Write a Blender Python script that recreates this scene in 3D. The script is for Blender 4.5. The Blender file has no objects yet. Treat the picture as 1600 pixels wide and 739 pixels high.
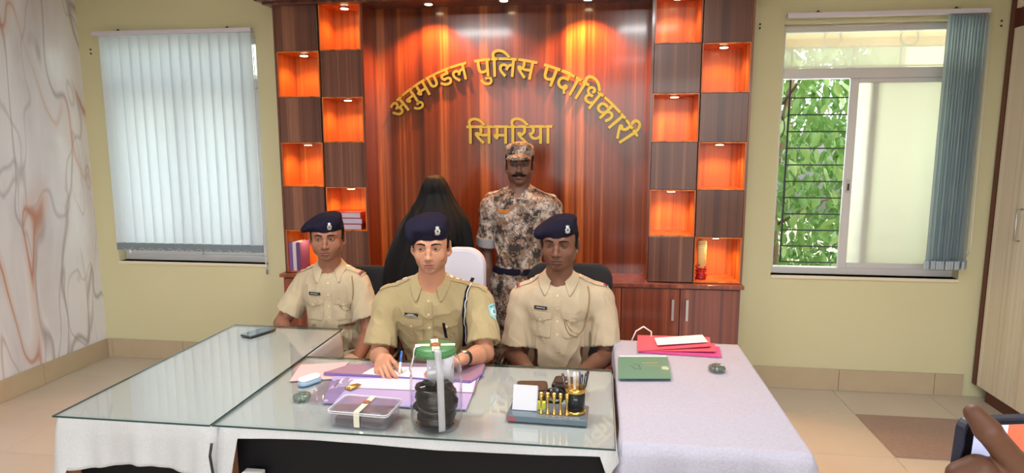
import bpy, bmesh, math, random
import numpy as np
from mathutils import Vector, Matrix
PI = math.pi
SC = bpy.context.scene
COL = SC.collection
# ------------------------------------------------------------------ camera
CAM = Vector((0.0, 0.0, 1.70))
FOC, YAW, PIT, ROL = 1009.7, math.radians(-7.6426), math.radians(8.3139), math.radians(-0.08)
def _basis():
    cy, sy, cp, sp = math.cos(YAW), math.sin(YAW), math.cos(PIT), math.sin(PIT)
    f = Vector((sy*cp, cy*cp, -sp)); r = Vector((cy, -sy, 0)); u = r.cross(f)
    return (math.cos(ROL)*r+math.sin(ROL)*u, -math.sin(ROL)*r+math.cos(ROL)*u, f)
CR, CU, CF = _basis()
cd = bpy.data.cameras.new('camera'); cam = bpy.data.objects.new('camera', cd); COL.objects.link(cam)
cd.sensor_width = 36.0; cd.lens = FOC/1600*36; cd.clip_start = 0.05; cd.clip_end = 200
m3 = Matrix((CR, CU, -CF)).transposed(); cam.matrix_world = Matrix.Translation(CAM) @ m3.to_4x4()
SC.camera = cam
def at(px, py, y=None, z=None):
    """the world point seen at a pixel of the 1600x739 photograph, on the plane y=... or z=..."""
    d = CF + CR*((px-800)/FOC) - CU*((py-369.5)/FOC)
    t = (y-CAM.y)/d.y if y is not None else (z-CAM.z)/d.z
    return CAM + d*t
# ------------------------------------------------------------------ world, exposure
w = bpy.data.worlds.new('world'); SC.world = w; w.use_nodes = True
nt = w.node_tree; bg = nt.nodes['Background']
sky = nt.nodes.new('ShaderNodeTexSky'); sky.sky_type = 'NISHITA'; sky.sun_disc = False
sky.sun_elevation = math.radians(52); sky.sun_rotation = math.radians(150); sky.dust_density = 3; sky.air_density = 1.0
hs = nt.nodes.new('ShaderNodeHueSaturation'); hs.inputs['Saturation'].default_value = .35
nt.links.new(sky.outputs[0], hs.inputs['Color']); nt.links.new(hs.outputs[0], bg.inputs[0]); bg.inputs[1].default_value = 1.0
vs = SC.view_settings; vs.view_transform = 'Standard'; vs.look = 'None'; vs.gamma = 1.0; vs.use_curve_mapping = False
vs.exposure = -0.17
def area(name, loc, rot, sx, sy, power, col, spread=PI):
    l = bpy.data.lights.new(name, 'AREA'); l.shape = 'RECTANGLE'; l.size = sx; l.size_y = sy; l.energy = power; l.color = col; l.spread = spread
    o = bpy.data.objects.new(name, l); COL.objects.link(o); o.location = loc; o.rotation_euler = rot; return o
# added soft fill behind the photographer; daylight outside the two windows in view
area('added_fill_rear', (0.2, -2.86, 1.75), (math.radians(90), 0, 0), 4.6, 1.9, 22, (0.93, 0.965, 1.0))
area('daylight_window_left', (-3.1, 5.15, 1.75), (math.radians(-90), 0, 0), 1.3, 1.8, 42, (0.92, 0.97, 1.0))
area('daylight_window_right', (1.9, 5.3, 1.9), (math.radians(-90), 0, 0), 1.3, 1.6, 30, (0.95, 1.0, 0.95))
# light thrown by the ceiling panels; the rear pair is added for fill
PANELS = [(-1.25, 1.9), (0.48, 1.9), (-1.25, -0.7), (0.48, -0.7)]
for i, (x, y) in enumerate(PANELS):
    area('ceiling_panel_light', (x, y, 2.865), (0, 0, 0), .58, .40, 40 if y > 0 else 12, (1.0, 0.985, 0.97))
# ------------------------------------------------------------------ materials
def lin(c):
    c = [v/255 for v in c[:3]]
    return tuple(v/12.92 if v <= .04045 else ((v+.055)/1.055)**2.4 for v in c) + (1.0,)
MATS = {}
class NT:
    def __init__(s, name):
        s.m = bpy.data.materials.new(name); s.m.use_nodes = True; s.t = s.m.node_tree; s.b = s.t.nodes['Principled BSDF']; s.out = s.t.nodes['Material Output']
    def n(s, typ, **k):
        nd = s.t.nodes.new(typ)
        for a, v in k.items():
            if a.startswith('i_'): nd.inputs[a[2:].replace('_', ' ')].default_value = v
            else: setattr(nd, a, v)
        return nd
    def l(s, a, b): s.t.links.new(a, b)
    def coord(s, scale=(1, 1, 1), kind='Object', rot=(0, 0, 0)):
        tc = s.n('ShaderNodeTexCoord'); mp = s.n('ShaderNodeMapping'); mp.inputs['Scale'].default_value = scale; mp.inputs['Rotation'].default_value = rot
        s.l(tc.outputs[kind], mp.inputs[0]); return mp.outputs[0]
    def noise(s, vec, scale, detail=3, rough=.5, dist=0):
        n = s.n('ShaderNodeTexNoise'); n.inputs['Scale'].default_value = scale; n.inputs['Detail'].default_value = detail
        n.inputs['Roughness'].default_value = rough; n.inputs['Distortion'].default_value = dist
        if vec is not None: s.l(vec, n.inputs['Vector'])
        return n.outputs['Fac']
    def ramp(s, fac, stops, interp='LINEAR'):
        r = s.n('ShaderNodeValToRGB'); r.color_ramp.interpolation = interp; e = r.color_ramp.elements
        while len(e) < len(stops): e.new(.5)
        for i, (p, c) in enumerate(stops): e[i].position = p; e[i].color = lin(c) if max(c) > 1.01 else (tuple(c)+(1,))[:4]
        s.l(fac, r.inputs[0]); return r.outputs[0]
    def mix(s, fac, a, b, blend='MIX'):
        x = s.n('ShaderNodeMix', data_type='RGBA', blend_type=blend)
        for sock, v in ((x.inputs[0], fac), (x.inputs[6], a), (x.inputs[7], b)):
            if isinstance(v, (int, float)): sock.default_value = v
            elif isinstance(v, (tuple, list)): sock.default_value = lin(v)
            else: s.l(v, sock)
        return x.outputs[2]
    def bump(s, h, strength=.3, dist=.01):
        b = s.n('ShaderNodeBump'); b.inputs['Strength'].default_value = strength; b.inputs['Distance'].default_value = dist
        s.l(h, b.inputs['Height']); s.l(b.outputs[0], s.b.inputs['Normal'])
    def base(s, v):
        if isinstance(v, (tuple, list)): s.b.inputs['Base Color'].default_value = lin(v)
        else: s.l(v, s.b.inputs['Base Color'])
def plain(name, c, rough=.5, metal=0, spec=.5, bump=None, emit=0, coat=0, var=0, sss=0):
    if name in MATS: return MATS[name]
    t = NT(name); v = t.coord()
    if var: t.base(t.mix(t.noise(v, 9, 4), tuple(max(0, x*(1-var)) for x in c), tuple(min(255, x*(1+var)) for x in c)))
    else: t.base(c)
    t.b.inputs['Roughness'].default_value = rough; t.b.inputs['Metallic'].default_value = metal
    t.b.inputs['Specular IOR Level'].default_value = spec; t.b.inputs['Coat Weight'].default_value = coat
    if bump: t.bump(t.noise(v, bump[0], 3), bump[1], bump[2] if len(bump) > 2 else .002)
    if emit: t.b.inputs['Emission Color'].default_value = lin(c); t.b.inputs['Emission Strength'].default_value = emit
    MATS[name] = t.m; return t.m
def m_wall():
    t = NT('wall_paint'); v = t.coord()
    t.base(t.mix(t.noise(v, 1.3, 3), (204, 199, 158), (213, 208, 168))); t.b.inputs['Roughness'].default_value = .55
    t.bump(t.noise(v, 60, 4), .12, .002); return t.m
def m_marble():
    t = NT('marble_wallpaper'); v = t.coord((1, 1, .26), rot=(math.radians(-26), 0, 0))
    n1 = t.n('ShaderNodeTexNoise'); n1.inputs['Scale'].default_value = 1.1; n1.inputs['Detail'].default_value = 2.5; t.l(v, n1.inputs['Vector'])
    vm = t.n('ShaderNodeVectorMath', operation='MULTIPLY_ADD'); t.l(n1.outputs['Color'], vm.inputs[0]); vm.inputs[1].default_value = (1.0, 1.0, 1.0); t.l(v, vm.inputs[2])
    base = t.ramp(t.noise(vm.outputs[0], 1.6, 5, .6), [(.3, (205, 200, 203)), (.45, (226, 224, 228)), (.6, (232, 231, 235)), (.75, (212, 205, 204))])
    def veins(scale, lo, w, seed):
        ad = t.n('ShaderNodeVectorMath', operation='ADD'); t.l(vm.outputs[0], ad.inputs[0]); ad.inputs[1].default_value = (seed, seed*2, seed*3)
        f = t.noise(ad.outputs[0], scale, 2.0, .45)
        s = t.n('ShaderNodeMath', operation='SUBTRACT'); t.l(f, s.inputs[0]); s.inputs[1].default_value = lo
        a = t.n('ShaderNodeMath', operation='ABSOLUTE'); t.l(s.outputs[0], a.inputs[0])
        mr = t.n('ShaderNodeMapRange'); t.l(a.outputs[0], mr.inputs[0]); mr.inputs[1].default_value = 0; mr.inputs[2].default_value = w; mr.inputs[3].default_value = 1; mr.inputs[4].default_value = 0
        return mr.outputs[0]
    mask = t.ramp(t.noise(v, 1.5, 2), [(.47, (0, 0, 0)), (.62, (1, 1, 1))])
    def mul(a, b):
        x = t.n('ShaderNodeMath', operation='MULTIPLY'); t.l(a, x.inputs[0])
        if isinstance(b, float): x.inputs[1].default_value = b
        else: t.l(b, x.inputs[1])
        return x.outputs[0]
    c = t.mix(mul(veins(2.2, .5, .012, 0.), .7), base, (150, 140, 138))
    c = t.mix(mul(veins(3.1, .42, .010, 4.), .45), c, (165, 152, 150))
    c = t.mix(mul(veins(2.6, .55, .010, 9.), .55), c, (160, 148, 148))
    c = t.mix(mul(mul(veins(2.0, .50, .03, 7.), mask), .55), c, (206, 164, 144))
    c = t.mix(mul(mul(veins(2.0, .50, .008, 7.), mask), .8), c, (180, 112, 74))
    t.base(c); t.b.inputs['Roughness'].default_value = .3; return t.m
def m_wood(name, dark, mid, light, rough=.25, coat=.4, scale=1.0, horizontal=False):
    t = NT(name); v = t.coord((7*scale, 7*scale, .04) if not horizontal else (.06, 7*scale, 7*scale), kind='Object')
    v2 = t.coord((60*scale, 60*scale, 1.2) if not horizontal else (1.2, 60*scale, 60*scale))
    a = t.noise(v, 2.6, 2.5, .55); c = t.ramp(a, [(.34, dark), (.47, mid), (.56, mid), (.68, light)])
    f = t.noise(v2, 3.0, 3, .6)
    c = t.mix(t.ramp(f, [(.35, (0, 0, 0)), (.7, (.45, .45, .45))]), c, dark)
    t.base(c); t.b.inputs['Roughness'].default_value = rough; t.b.inputs['Coat Weight'].default_value = coat; t.b.inputs['Coat Roughness'].default_value = .08
    return t.m
def m_cloth(name, c1, c2, scale=220, bump=.35, rough=.9, sheen=.1, weave=True):
    if name in MATS: return MATS[name]
    t = NT(name); v = t.coord()
    t.base(t.mix(t.noise(v, scale, 3, .7), c1, c2)); t.b.inputs['Roughness'].default_value = rough
    t.b.inputs['Sheen Weight'].default_value = sheen; t.b.inputs['Specular IOR Level'].default_value = .2
    t.bump(t.noise(v, scale*1.3, 3, .7), bump, .002); MATS[name] = t.m; return t.m
def m_sheetglass(name, tint=(235, 245, 240), ior=1.5, rough=0.0, haze=0.0, hazecol=(240, 244, 240)):
    t = NT(name); t.t.nodes.remove(t.b)
    tr = t.n('ShaderNodeBsdfTransparent'); tr.inputs[0].default_value = lin(tint)
    gl = t.n('ShaderNodeBsdfGlossy'); gl.inputs['Roughness'].default_value = rough
    ge = t.n('ShaderNodeNewGeometry'); dt = t.n('ShaderNodeVectorMath', operation='DOT_PRODUCT'); t.l(ge.outputs['Incoming'], dt.inputs[0]); t.l(ge.outputs['Normal'], dt.inputs[1])
    def mth(op, a, b=None, clamp=False):
        x = t.n('ShaderNodeMath', operation=op, use_clamp=clamp)
        for i, v in enumerate((a, b)):
            if v is None: continue
            if isinstance(v, (int, float)): x.inputs[i].default_value = v
            else: t.l(v, x.inputs[i])
        return x.outputs[0]
    f0 = ((ior-1)/(ior+1))**2; ab = mth('ABSOLUTE', dt.outputs['Value']); fres = mth('ADD', mth('MULTIPLY', mth('POWER', mth('SUBTRACT', 1.0, ab, True), 5.0), 1-f0), f0, True)
    mx = t.n('ShaderNodeMixShader'); t.l(fres, mx.inputs[0]); t.l(gl.outputs[0], mx.inputs[2])
    if haze:
        tl = t.n('ShaderNodeBsdfTranslucent'); tl.inputs[0].default_value = lin(hazecol)
        df = t.n('ShaderNodeBsdfDiffuse'); df.inputs[0].default_value = lin(hazecol)
        m0 = t.n('ShaderNodeMixShader'); m0.inputs[0].default_value = .35; t.l(tl.outputs[0], m0.inputs[1]); t.l(df.outputs[0], m0.inputs[2])
        m2 = t.n('ShaderNodeMixShader'); m2.inputs[0].default_value = haze; t.l(tr.outputs[0], m2.inputs[1]); t.l(m0.outputs[0], m2.inputs[2]); t.l(m2.outputs[0], mx.inputs[1])
    else: t.l(tr.outputs[0], mx.inputs[1])
    t.l(mx.outputs[0], t.out.inputs[0]); return t.m
M_WALL = m_wall(); M_MARBLE = m_marble()
M_WOODC = m_wood('red_brown_laminate_gloss', (70, 28, 16), (122, 54, 26), (190, 108, 56), .2, .3, .75)
M_WOODN = m_wood('orange_laminate_niche', (140, 66, 26), (206, 112, 44), (232, 150, 70), .35, .12)
M_WOODF = m_wood('dark_walnut_laminate', (72, 36, 28), (102, 58, 42), (140, 92, 66), .3, .25, 1.3)
M_WOODD = m_wood('door_walnut_laminate', (90, 38, 26), (132, 62, 40), (172, 98, 64), .3, .3, 1.2)
M_CREAM = m_wood('cream_ash_laminate', (198, 184, 160), (220, 208, 186), (234, 226, 208), .35, .2, .9)
M_BROWN = plain('brown_edge_laminate', (92, 46, 34), .45)
M_CEIL = plain('ceiling_white', (238, 236, 228), .8)
M_SKIRT = plain('skirting_tile', (186, 168, 140), .25, var=.03)
M_GROUT = plain('grout', (150, 138, 120), .9)
M_ALU = plain('white_aluminium_frame', (206, 204, 206), .35, .15)
M_IRON = plain('black_iron_bar', (46, 52, 52), .6)
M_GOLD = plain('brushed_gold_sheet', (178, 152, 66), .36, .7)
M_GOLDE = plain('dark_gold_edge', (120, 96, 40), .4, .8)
M_BRASS = plain('polished_brass', (214, 176, 96), .2, .95)
M_BLACK = plain('black_laminate', (12, 12, 15), .6, spec=.2)
M_BLKPL = plain('black_plastic', (20, 20, 22), .3)
M_WHITE = plain('white_plastic', (232, 232, 234), .35)
M_PAPER = plain('white_paper', (232, 230, 236), .85)
M_STEEL = plain('satin_steel', (190, 188, 184), .3, .9)
M_LAMP = plain('lamp_lens', (255, 236, 200), .4, emit=14)
def m_tile():
    t = NT('cream_floor_tile'); oi = t.n('ShaderNodeObjectInfo'); v = t.coord((1, 1, 1))
    a = t.mix(t.noise(v, 2.2, 4), (196, 184, 168), (208, 197, 182)); b = t.mix(oi.outputs['Random'], (205, 205, 205), (255, 255, 255))
    t.base(t.mix(.18, a, b, 'MULTIPLY')); t.b.inputs['Roughness'].default_value = .22; return t.m
M_TILE = m_tile()
# ------------------------------------------------------------------ mesh helpers
def link(name, me, m=None, parent=None):
    o = bpy.data.objects.new(name, me); COL.objects.link(o)
    if m is not None and me is not None and hasattr(me, 'materials') and not len(me.materials):
        for q in (m if isinstance(m, (list, tuple)) else [m]): me.materials.append(q)
    if parent is not None:
        o.parent = parent
        if me is not None and not parent.get('_local'): o.matrix_parent_inverse = Matrix.Translation(parent.location).inverted()
    return o
def tag(o, label=None, cat=None, group=None, kind=None):
    if label: o['label'] = label
    if cat: o['category'] = cat
    if group: o['group'] = group
    if kind: o['kind'] = kind
    return o
def thing(name, loc, label, cat, group=None):
    o = bpy.data.objects.new(name, None); COL.objects.link(o); o.location = loc; o.empty_display_size = .05
    return tag(o, label, cat, group)
class MB:
    """collects boxes, tubes, lathes in world coordinates; build() links ONE object"""
    def __init__(s): s.bm = bmesh.new(); s.mi = 0
    def _fin(s, fs):
        for f in fs: f.material_index = s.mi
    def box(s, a, b, M=None):
        vs = [s.bm.verts.new(Vector((x, y, z)) if M is None else M @ Vector((x, y, z))) for x in (a[0], b[0]) for y in (a[1], b[1]) for z in (a[2], b[2])]
        fs = [s.bm.faces.new([vs[i] for i in q]) for q in ((0, 1, 3, 2), (4, 6, 7, 5), (0, 4, 5, 1), (2, 3, 7, 6), (0, 2, 6, 4), (1, 5, 7, 3))]
        s._fin(fs); return s
    def tube(s, pts, r, n=8, cap=True):
        pts = [Vector(p) for p in pts]; rs = r if isinstance(r, (list, tuple)) else [r]*len(pts); rings = []
        up = None
        for i, p in enumerate(pts):
            d = (pts[min(i+1, len(pts)-1)]-pts[max(i-1, 0)]).normalized()
            if up is None: up = Vector((0, 0, 1)) if abs(d.z) < .9 else Vector((1, 0, 0))
            a = d.cross(up).normalized(); b = a.cross(d); up = b
            rings.append([s.bm.verts.new(p+(a*math.cos(2*PI*k/n)+b*math.sin(2*PI*k/n))*rs[i]) for k in range(n)])
        fs = []
        for i in range(len(rings)-1):
            for k in range(n): fs.append(s.bm.faces.new((rings[i][k], rings[i][(k+1) % n], rings[i+1][(k+1) % n], rings[i+1][k])))
        if cap: fs.append(s.bm.faces.new(rings[0])); fs.append(s.bm.faces.new(rings[-1][::-1]))
        for f in fs: f.smooth = True
        s._fin(fs); return s
    def lathe(s, c, prof, n=24, M=None, sx=1, sy=1, smooth=True):
        c = Vector(c); rings = []
        for r, z in prof:
            rings.append([s.bm.verts.new((M @ Vector((r*sx*math.cos(2*PI*k/n), r*sy*math.sin(2*PI*k/n), z)) if M is not None else Vector((r*sx*math.cos(2*PI*k/n), r*sy*math.sin(2*PI*k/n), z)))+c) for k in range(n)])
        fs = []
        for i in range(len(rings)-1):
            for k in range(n): fs.append(s.bm.faces.new((rings[i][k], rings[i][(k+1) % n], rings[i+1][(k+1) % n], rings[i+1][k])))
        if prof[0][0] > 1e-5: fs.append(s.bm.faces.new(rings[0][::-1]))
        if prof[-1][0] > 1e-5: fs.append(s.bm.faces.new(rings[-1]))
        for f in fs: f.smooth = smooth
        s._fin(fs); return s
    def prism(s, poly, z0, z1, M=None):
        M = M or Matrix.Identity(4)
        a = [s.bm.verts.new(M @ Vector((x, y, z0))) for x, y in poly]; b = [s.bm.verts.new(M @ Vector((x, y, z1))) for x, y in poly]
        n = len(poly); fs = [s.bm.faces.new(a[::-1]), s.bm.faces.new(b)]
        for i in range(n): fs.append(s.bm.faces.new((a[i], a[(i+1) % n], b[(i+1) % n], b[i])))
        s._fin(fs); return s
    def grid(s, P, close=False, thick=0):
        """P[i][j] points -> quad sheet"""
        V = [[s.bm.verts.new(p) for p in row] for row in P]; fs = []
        for i in range(len(V)-1):
            for j in range(len(V[0])-1+(1 if close else 0)):
                k = (j+1) % len(V[0]); fs.append(s.bm.faces.new((V[i][j], V[i][k], V[i+1][k], V[i+1][j])))
        for f in fs: f.smooth = True
        s._fin(fs); return s
    def mesh(s, name='m', bevel=0, merge=False, sharp=True):
        if merge: bmesh.ops.remove_doubles(s.bm, verts=s.bm.verts, dist=1e-5)
        bmesh.ops.recalc_face_normals(s.bm, faces=s.bm.faces)
        if bevel: bmesh.ops.bevel(s.bm, geom=[e for e in s.bm.edges if len(e.link_faces) == 2 and e.calc_face_angle(0) > .5], offset=bevel, segments=2, profile=.5, affect='EDGES', clamp_overlap=True)
        me = bpy.data.meshes.new(name); s.bm.to_mesh(me); s.bm.free(); return me
    def build(s, name, m, parent=None, bevel=0, solid=0, merge=False):
        o = link(name, s.mesh(name, bevel, merge), m, parent)
        if solid: md = o.modifiers.new('thickness', 'SOLIDIFY'); md.thickness = solid; md.offset = 0
        return o
def frameM(loc, rz=0, rx=0, ry=0):
    return Matrix.Translation(loc) @ Matrix.Rotation(rz, 4, 'Z') @ Matrix.Rotation(ry, 4, 'Y') @ Matrix.Rotation(rx, 4, 'X')
# ================================================================== ROOM
YW, XL, XR, YB, ZC = 4.53, -3.885, 3.12, -2.9, 2.9
WL = (-3.71, -2.475, .785, 2.46); WR = (1.175, 2.36, .80, 2.455)
def struct(o): o['kind'] = 'structure'; return o
b = MB(); T = .22
xs = [XL-.2, WL[0], WL[1], WR[0], WR[1], XR+.2]
for i in (0, 2, 4): b.box((xs[i], YW, 0), (xs[i+1], YW+T, ZC))
for Wn in (WL, WR): b.box((Wn[0], YW, 0), (Wn[1], YW+T, Wn[2])); b.box((Wn[0], YW, Wn[3]), (Wn[1], YW+T, ZC))
struct(b.build('wall_back', M_WALL, merge=True))
struct(MB().box((XL-.2, YB, 0), (XL, YW, ZC)).build('wall_left', M_MARBLE))
struct(MB().box((XR, YB, 0), (XR+.2, YW, ZC)).build('wall_right', M_WALL))
b = MB()  # unseen rear wall; its wide opening is added to suit the fill light
b.box((XL, YB-.2, 0), (XR, YB, .75)); b.box((XL, YB-.2, 2.75), (XR, YB, ZC)); b.box((XL, YB-.2, .75), (-2.2, YB, 2.75)); b.box((2.6, YB-.2, .75), (XR, YB, 2.75))
struct(b.build('wall_rear', M_WALL))
struct(MB().box((XL-.2, YB-.2, ZC), (XR+.2, YW+T, ZC+.12)).build('ceiling', M_CEIL))
fl = struct(MB().box((XL-.2, YB-.2, -.12), (XR+.2, YW+T, -.004)).build('floor', M_GROUT))
# floor tiles
px, py, gx, gy = .61, .57, 1.624, 4.115
x0s = [gx+px*k for k in range(-10, 4)]; y0s = [gy+py*k for k in range(-12, 2)]; cache = {}
for xa in x0s:
    for ya in y0s:
        a0, a1 = max(xa, XL), min(xa+px, XR); c0, c1 = max(ya, YB), min(ya+py, YW)
        if a1-a0 < .01 or c1-c0 < .01: continue
        key = (round(a1-a0, 3), round(c1-c0, 3)); g = .0016
        if key not in cache:
            q = MB().box((-key[0]/2+g, -key[1]/2+g, -.006), (key[0]/2-g, key[1]/2-g, 0)); cache[key] = q.mesh('tile', bevel=.0012); cache[key].materials.append(M_TILE)
        o = link('tile', cache[key]); o.location = ((a0+a1)/2, (c0+c1)/2, 0); o.parent = fl
# skirting as separate tiles
sk = struct(MB().box((XL+.001, YW-.006, .001), (2.45, YW-.001, .148)).build('baseboard_back', M_GROUT))
for k in range(12):
    a0, a1 = max(XL+.012, 1.05-.61*9+.61*k), min(1.05-.61*9+.61*(k+1), 2.45)
    if a1 > a0+.02: MB().box((a0+.0015, YW-.014, .001), (a1-.0015, YW-.005, .152)).build('skirting_tile', M_SKIRT, sk, bevel=.001)
sk = struct(MB().box((XL+.001, YB, .001), (XL+.006, YW-.015, .148)).build('baseboard_left', M_GROUT))
for k in range(14):
    a0, a1 = max(YB, YW-.015-.6*(k+1)), YW-.015-.6*k
    if a1 > a0+.02: MB().box((XL+.005, a0+.0015, .001), (XL+.014, a1-.0015, .152)).build('skirting_tile', M_SKIRT, sk, bevel=.001)
# vinyl screws / holes left on the wall
for i, (x, z) in enumerate([(-3.79, 2.39), (-3.79, 2.36), (1.02, 2.455), (1.02, 2.43), (2.52-.06, 2.44), (2.52-.06, 2.41)]):
    tag(MB().lathe((x, YW-.003, z), [(.0, -.003), (.006, -.003), (.006, .003), (0, .003)], 10, Matrix.Rotation(PI/2, 4, 'X')).build('wall_plug', M_IRON),
        ['upper', 'lower'][i % 2]+[' small dark wall plug left of the left blind', ' small dark wall plug between the wall unit and the right window', ' small dark wall plug right of the right blind'][i//2], 'wall plug', ['pair of plugs left of the left blind', 'pair of plugs beside the wall unit', 'pair of plugs right of the right blind'][i//2])
# ---------------------------------------------------------------- windows
M_FROST = m_sheetglass('frosted_glass', (232, 236, 232), 1.45, .12, .62, (250, 250, 242))
M_FROST2 = m_sheetglass('lightly_frosted_glass', (235, 240, 236), 1.45, .1, .4, (240, 240, 230))
M_CLEAR = m_sheetglass('window_glass', (225, 238, 232), 1.45)
yf0, yf1 = 4.605, 4.665
wn = struct(thing('window_1', ((WL[0]+WL[1])/2, yf0, WL[2]), None, None))
def fr(parent, name, x0, z0, x1, z1, y0=yf0, y1=yf1, m=None): return MB().box((x0, y0, z0), (x1, y1, z1)).build(name, m or M_ALU, parent, bevel=.003)
def window(parent, W, sash, transom):
    x0, x1, z0, z1 = W; t = .045
    fr(parent, 'window_frame', x0, z0, x1, z0+t); fr(parent, 'window_frame', x0, z1-t, x1, z1); fr(parent, 'window_frame', x0, z0+t, x0+.03, z1-t); fr(parent, 'window_frame', x1-.03, z0+t, x1, z1-t)
    fr(parent, 'transom_bar', x0+.03, transom, x1-.03, transom+.065)
    fr(parent, 'transom_pane', x0+.03, transom+.065, x1-.03, z1-t, 4.63, 4.636, M_FROST2)
    MB().box((x0, YW-.012, z0-.02), (x1, yf0, z0)).build('window_sill', plain('sill_stone', (226, 214, 190), .4), parent, bevel=.002)
    for i, (a, c, yy) in enumerate(sash):
        zb, zt = z0+t, transom
        fr(parent, 'sash_stile', a, zb, a+.055, zt, yy, yy+.02); fr(parent, 'sash_stile', c-.055, zb, c, zt, yy, yy+.02)
        fr(parent, 'sash_rail', a+.055, zb, c-.055, zb+.035, yy, yy+.02); fr(parent, 'sash_rail', a+.055, zt-.03, c-.055, zt, yy, yy+.02)
        fr(parent, 'sash_pane', a+.055, zb+.035, c-.055, zt-.03, yy+.008, yy+.012, M_FROST)
window(wn, WL, [(-3.67, -3.06, 4.61), (-3.12, -2.51, 4.635)], 2.10)
wn2 = struct(thing('window_2', ((WR[0]+WR[1])/2, yf0, WR[2]), None, None))
window(wn2, WR, [(1.63, 2.28, 4.61), (1.765, 2.325, 4.635)], 2.112)
q = MB().box((1.648, 4.602, 1.36), (1.672, 4.61, 1.45)); q.mi = 1; q.box((1.655, 4.596, 1.375), (1.665, 4.603, 1.42))
q.build('sash_latch', [M_STEEL, M_IRON], wn2)
# iron grilles outside, every bar a piece
def grille(W, label, ring=True):
    x0, x1, z0, z1 = W; y = 4.72
    g = thing('window_grille', ((x0+x1)/2, y, z0), label, 'window grille')
    zz = z0+.06
    while zz < 2.08: MB().tube([(x0+.10, y, zz), (x1-.06, y, zz)], .0052, 6).build('grille_bar', M_IRON, g); zz += .1135
    for x in (x0+.11, x0+.50, x0+.80, x1-.07): MB().box((x-.006, y+.006, z0+.06), (x+.006, y+.012, z1-.12)).build('grille_post', M_IRON, g)
    for z in (2.12, 2.20, 2.325): MB().tube([(x0+.03, y, z), (x1-.02, y, z)], .005, 6).build('grille_bar', M_IRON, g)
    for x in (x0+.36, x0+.84) if ring else ():
        MB().tube([(x+.055*math.cos(a*PI/12), y, 2.385+.055*math.sin(a*PI/12)) for a in range(25)], .005, 6, cap=False).build('grille_ring', M_IRON, g)
    MB().tube([(x0+.05+.035*math.cos(a*PI/12), y, 1.80+.075*math.sin(a*PI/12)) for a in range(25)], .004, 6, cap=False).build('grille_ring', M_IRON, g)
grille(WL, 'black iron bar grille outside the left blind-covered window'); grille(WR, 'black iron bar grille outside the open right window')
# ---------------------------------------------------------------- vertical blinds
def m_slat(name, c, tr):
    t = NT(name); v = t.coord((300, 300, 12)); col = t.mix(t.noise(v, 2, 3), tuple(x*.93 for x in c), c)
    t.t.nodes.remove(t.b); df = t.n('ShaderNodeBsdfDiffuse'); tl = t.n('ShaderNodeBsdfTranslucent'); mx = t.n('ShaderNodeMixShader'); mx.inputs[0].default_value = tr
    t.l(col, df.inputs[0]); t.l(col, tl.inputs[0]); t.l(df.outputs[0], mx.inputs[1]); t.l(tl.outputs[0], mx.inputs[2]); t.l(mx.outputs[0], t.out.inputs[0]); return t.m
M_SLAT = m_slat('pale_blue_slat_fabric', (222, 232, 242), .5); M_SLATB = m_slat('blue_slat_fabric', (216, 228, 236), .45)
M_WEIGHT = plain('grey_slat_weight', (120, 134, 142), .7)
M_RAIL = plain('lilac_white_rail', (214, 210, 222), .35, .1)
def slat_mesh(w, h, m):
    b = MB(); n = 6; P = [[Vector((w*(j/n-.5), .006*math.cos(PI*(j/n-.5)), -h*i)) for j in range(n+1)] for i in (0, 1)]
    b.grid(P); me = b.mesh('slat'); me.materials.append(m); return me
def blind(name, label, xa, xb, z, slats, ang, h, mat, group):
    t = thing('vertical_blind', ((xa+xb)/2, YW-.05, z), label, 'blind')
    MB().box((xa, YW-.072, z-.018), (xb, YW-.030, z+.012)).build('head_rail', M_RAIL, t, bevel=.004)
    for x in (xa+.19*(xb-xa)/1.2, xb-.19): MB().box((x-.02, YW-.06, z+.012), (x+.02, YW, z+.016)).box((x-.006, YW-.05, z+.016), (x+.006, YW-.04, z+.026)).build('rail_bracket', M_IRON, t)
    me = slat_mesh(.089, h-.035, mat); mw = MB().box((-.0445, -.006, -.055), (.0445, .008, 0)).mesh('w', bevel=.002); mw.materials.append(M_WEIGHT if mat is M_SLAT else mat)
    for i, x in enumerate(slats):
        o = link('slat', me, parent=t); o.matrix_parent_inverse = Matrix.Translation(t.location).inverted()
        o.location = (x, YW-.052, z-.02); o.rotation_euler = (math.radians(random.uniform(-.15, .15)), math.radians(random.uniform(-.12, .12)), ang+random.uniform(-.05, .05))
        p = link('slat_weight', mw, parent=o); p.matrix_parent_inverse = Matrix.Identity(4); p.location = (0, 0, -(h-.036))
    return t
random.seed(4)
bl = blind('left', 'closed pale blue vertical blind hanging over the left window', -3.715, -2.47, 2.497, [-3.622+.0785*k+random.uniform(-.004, .004) for k in range(15)], math.radians(13), 1.575, M_SLAT, None)
for k in range(14): 
    x = -3.62+.0785*k
    MB().tube([(x, YW-.06, .90), (x+.02, YW-.062, .888), (x+.055, YW-.062, .888), (x+.075, YW-.06, .90)], .0012, 4).build('link_chain', M_WHITE, bl)
MB().tube([(-2.478, YW-.055, 2.48), (-2.474, YW-.05, 1.5), (-2.466, YW-.05, .79), (-2.462, YW-.045, .74), (-2.458, YW-.05, .80), (-2.462, YW-.045, 1.6), (-2.47, YW-.05, 2.48)], .0022, 5).build('control_cord', M_WHITE, bl)
MB().lathe((-2.462, YW-.045, .735), [(0, -.02), (.007, -.015), (.007, .015), (0, .02)], 10).build('cord_weight', M_WEIGHT, bl)
br = blind('right', 'blue vertical blind drawn open to the right of the right window', 1.172, 2.362, 2.497, [2.135+.0112*k*1.65 for k in range(13)], math.radians(52), 1.58, M_SLATB, None)
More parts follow.
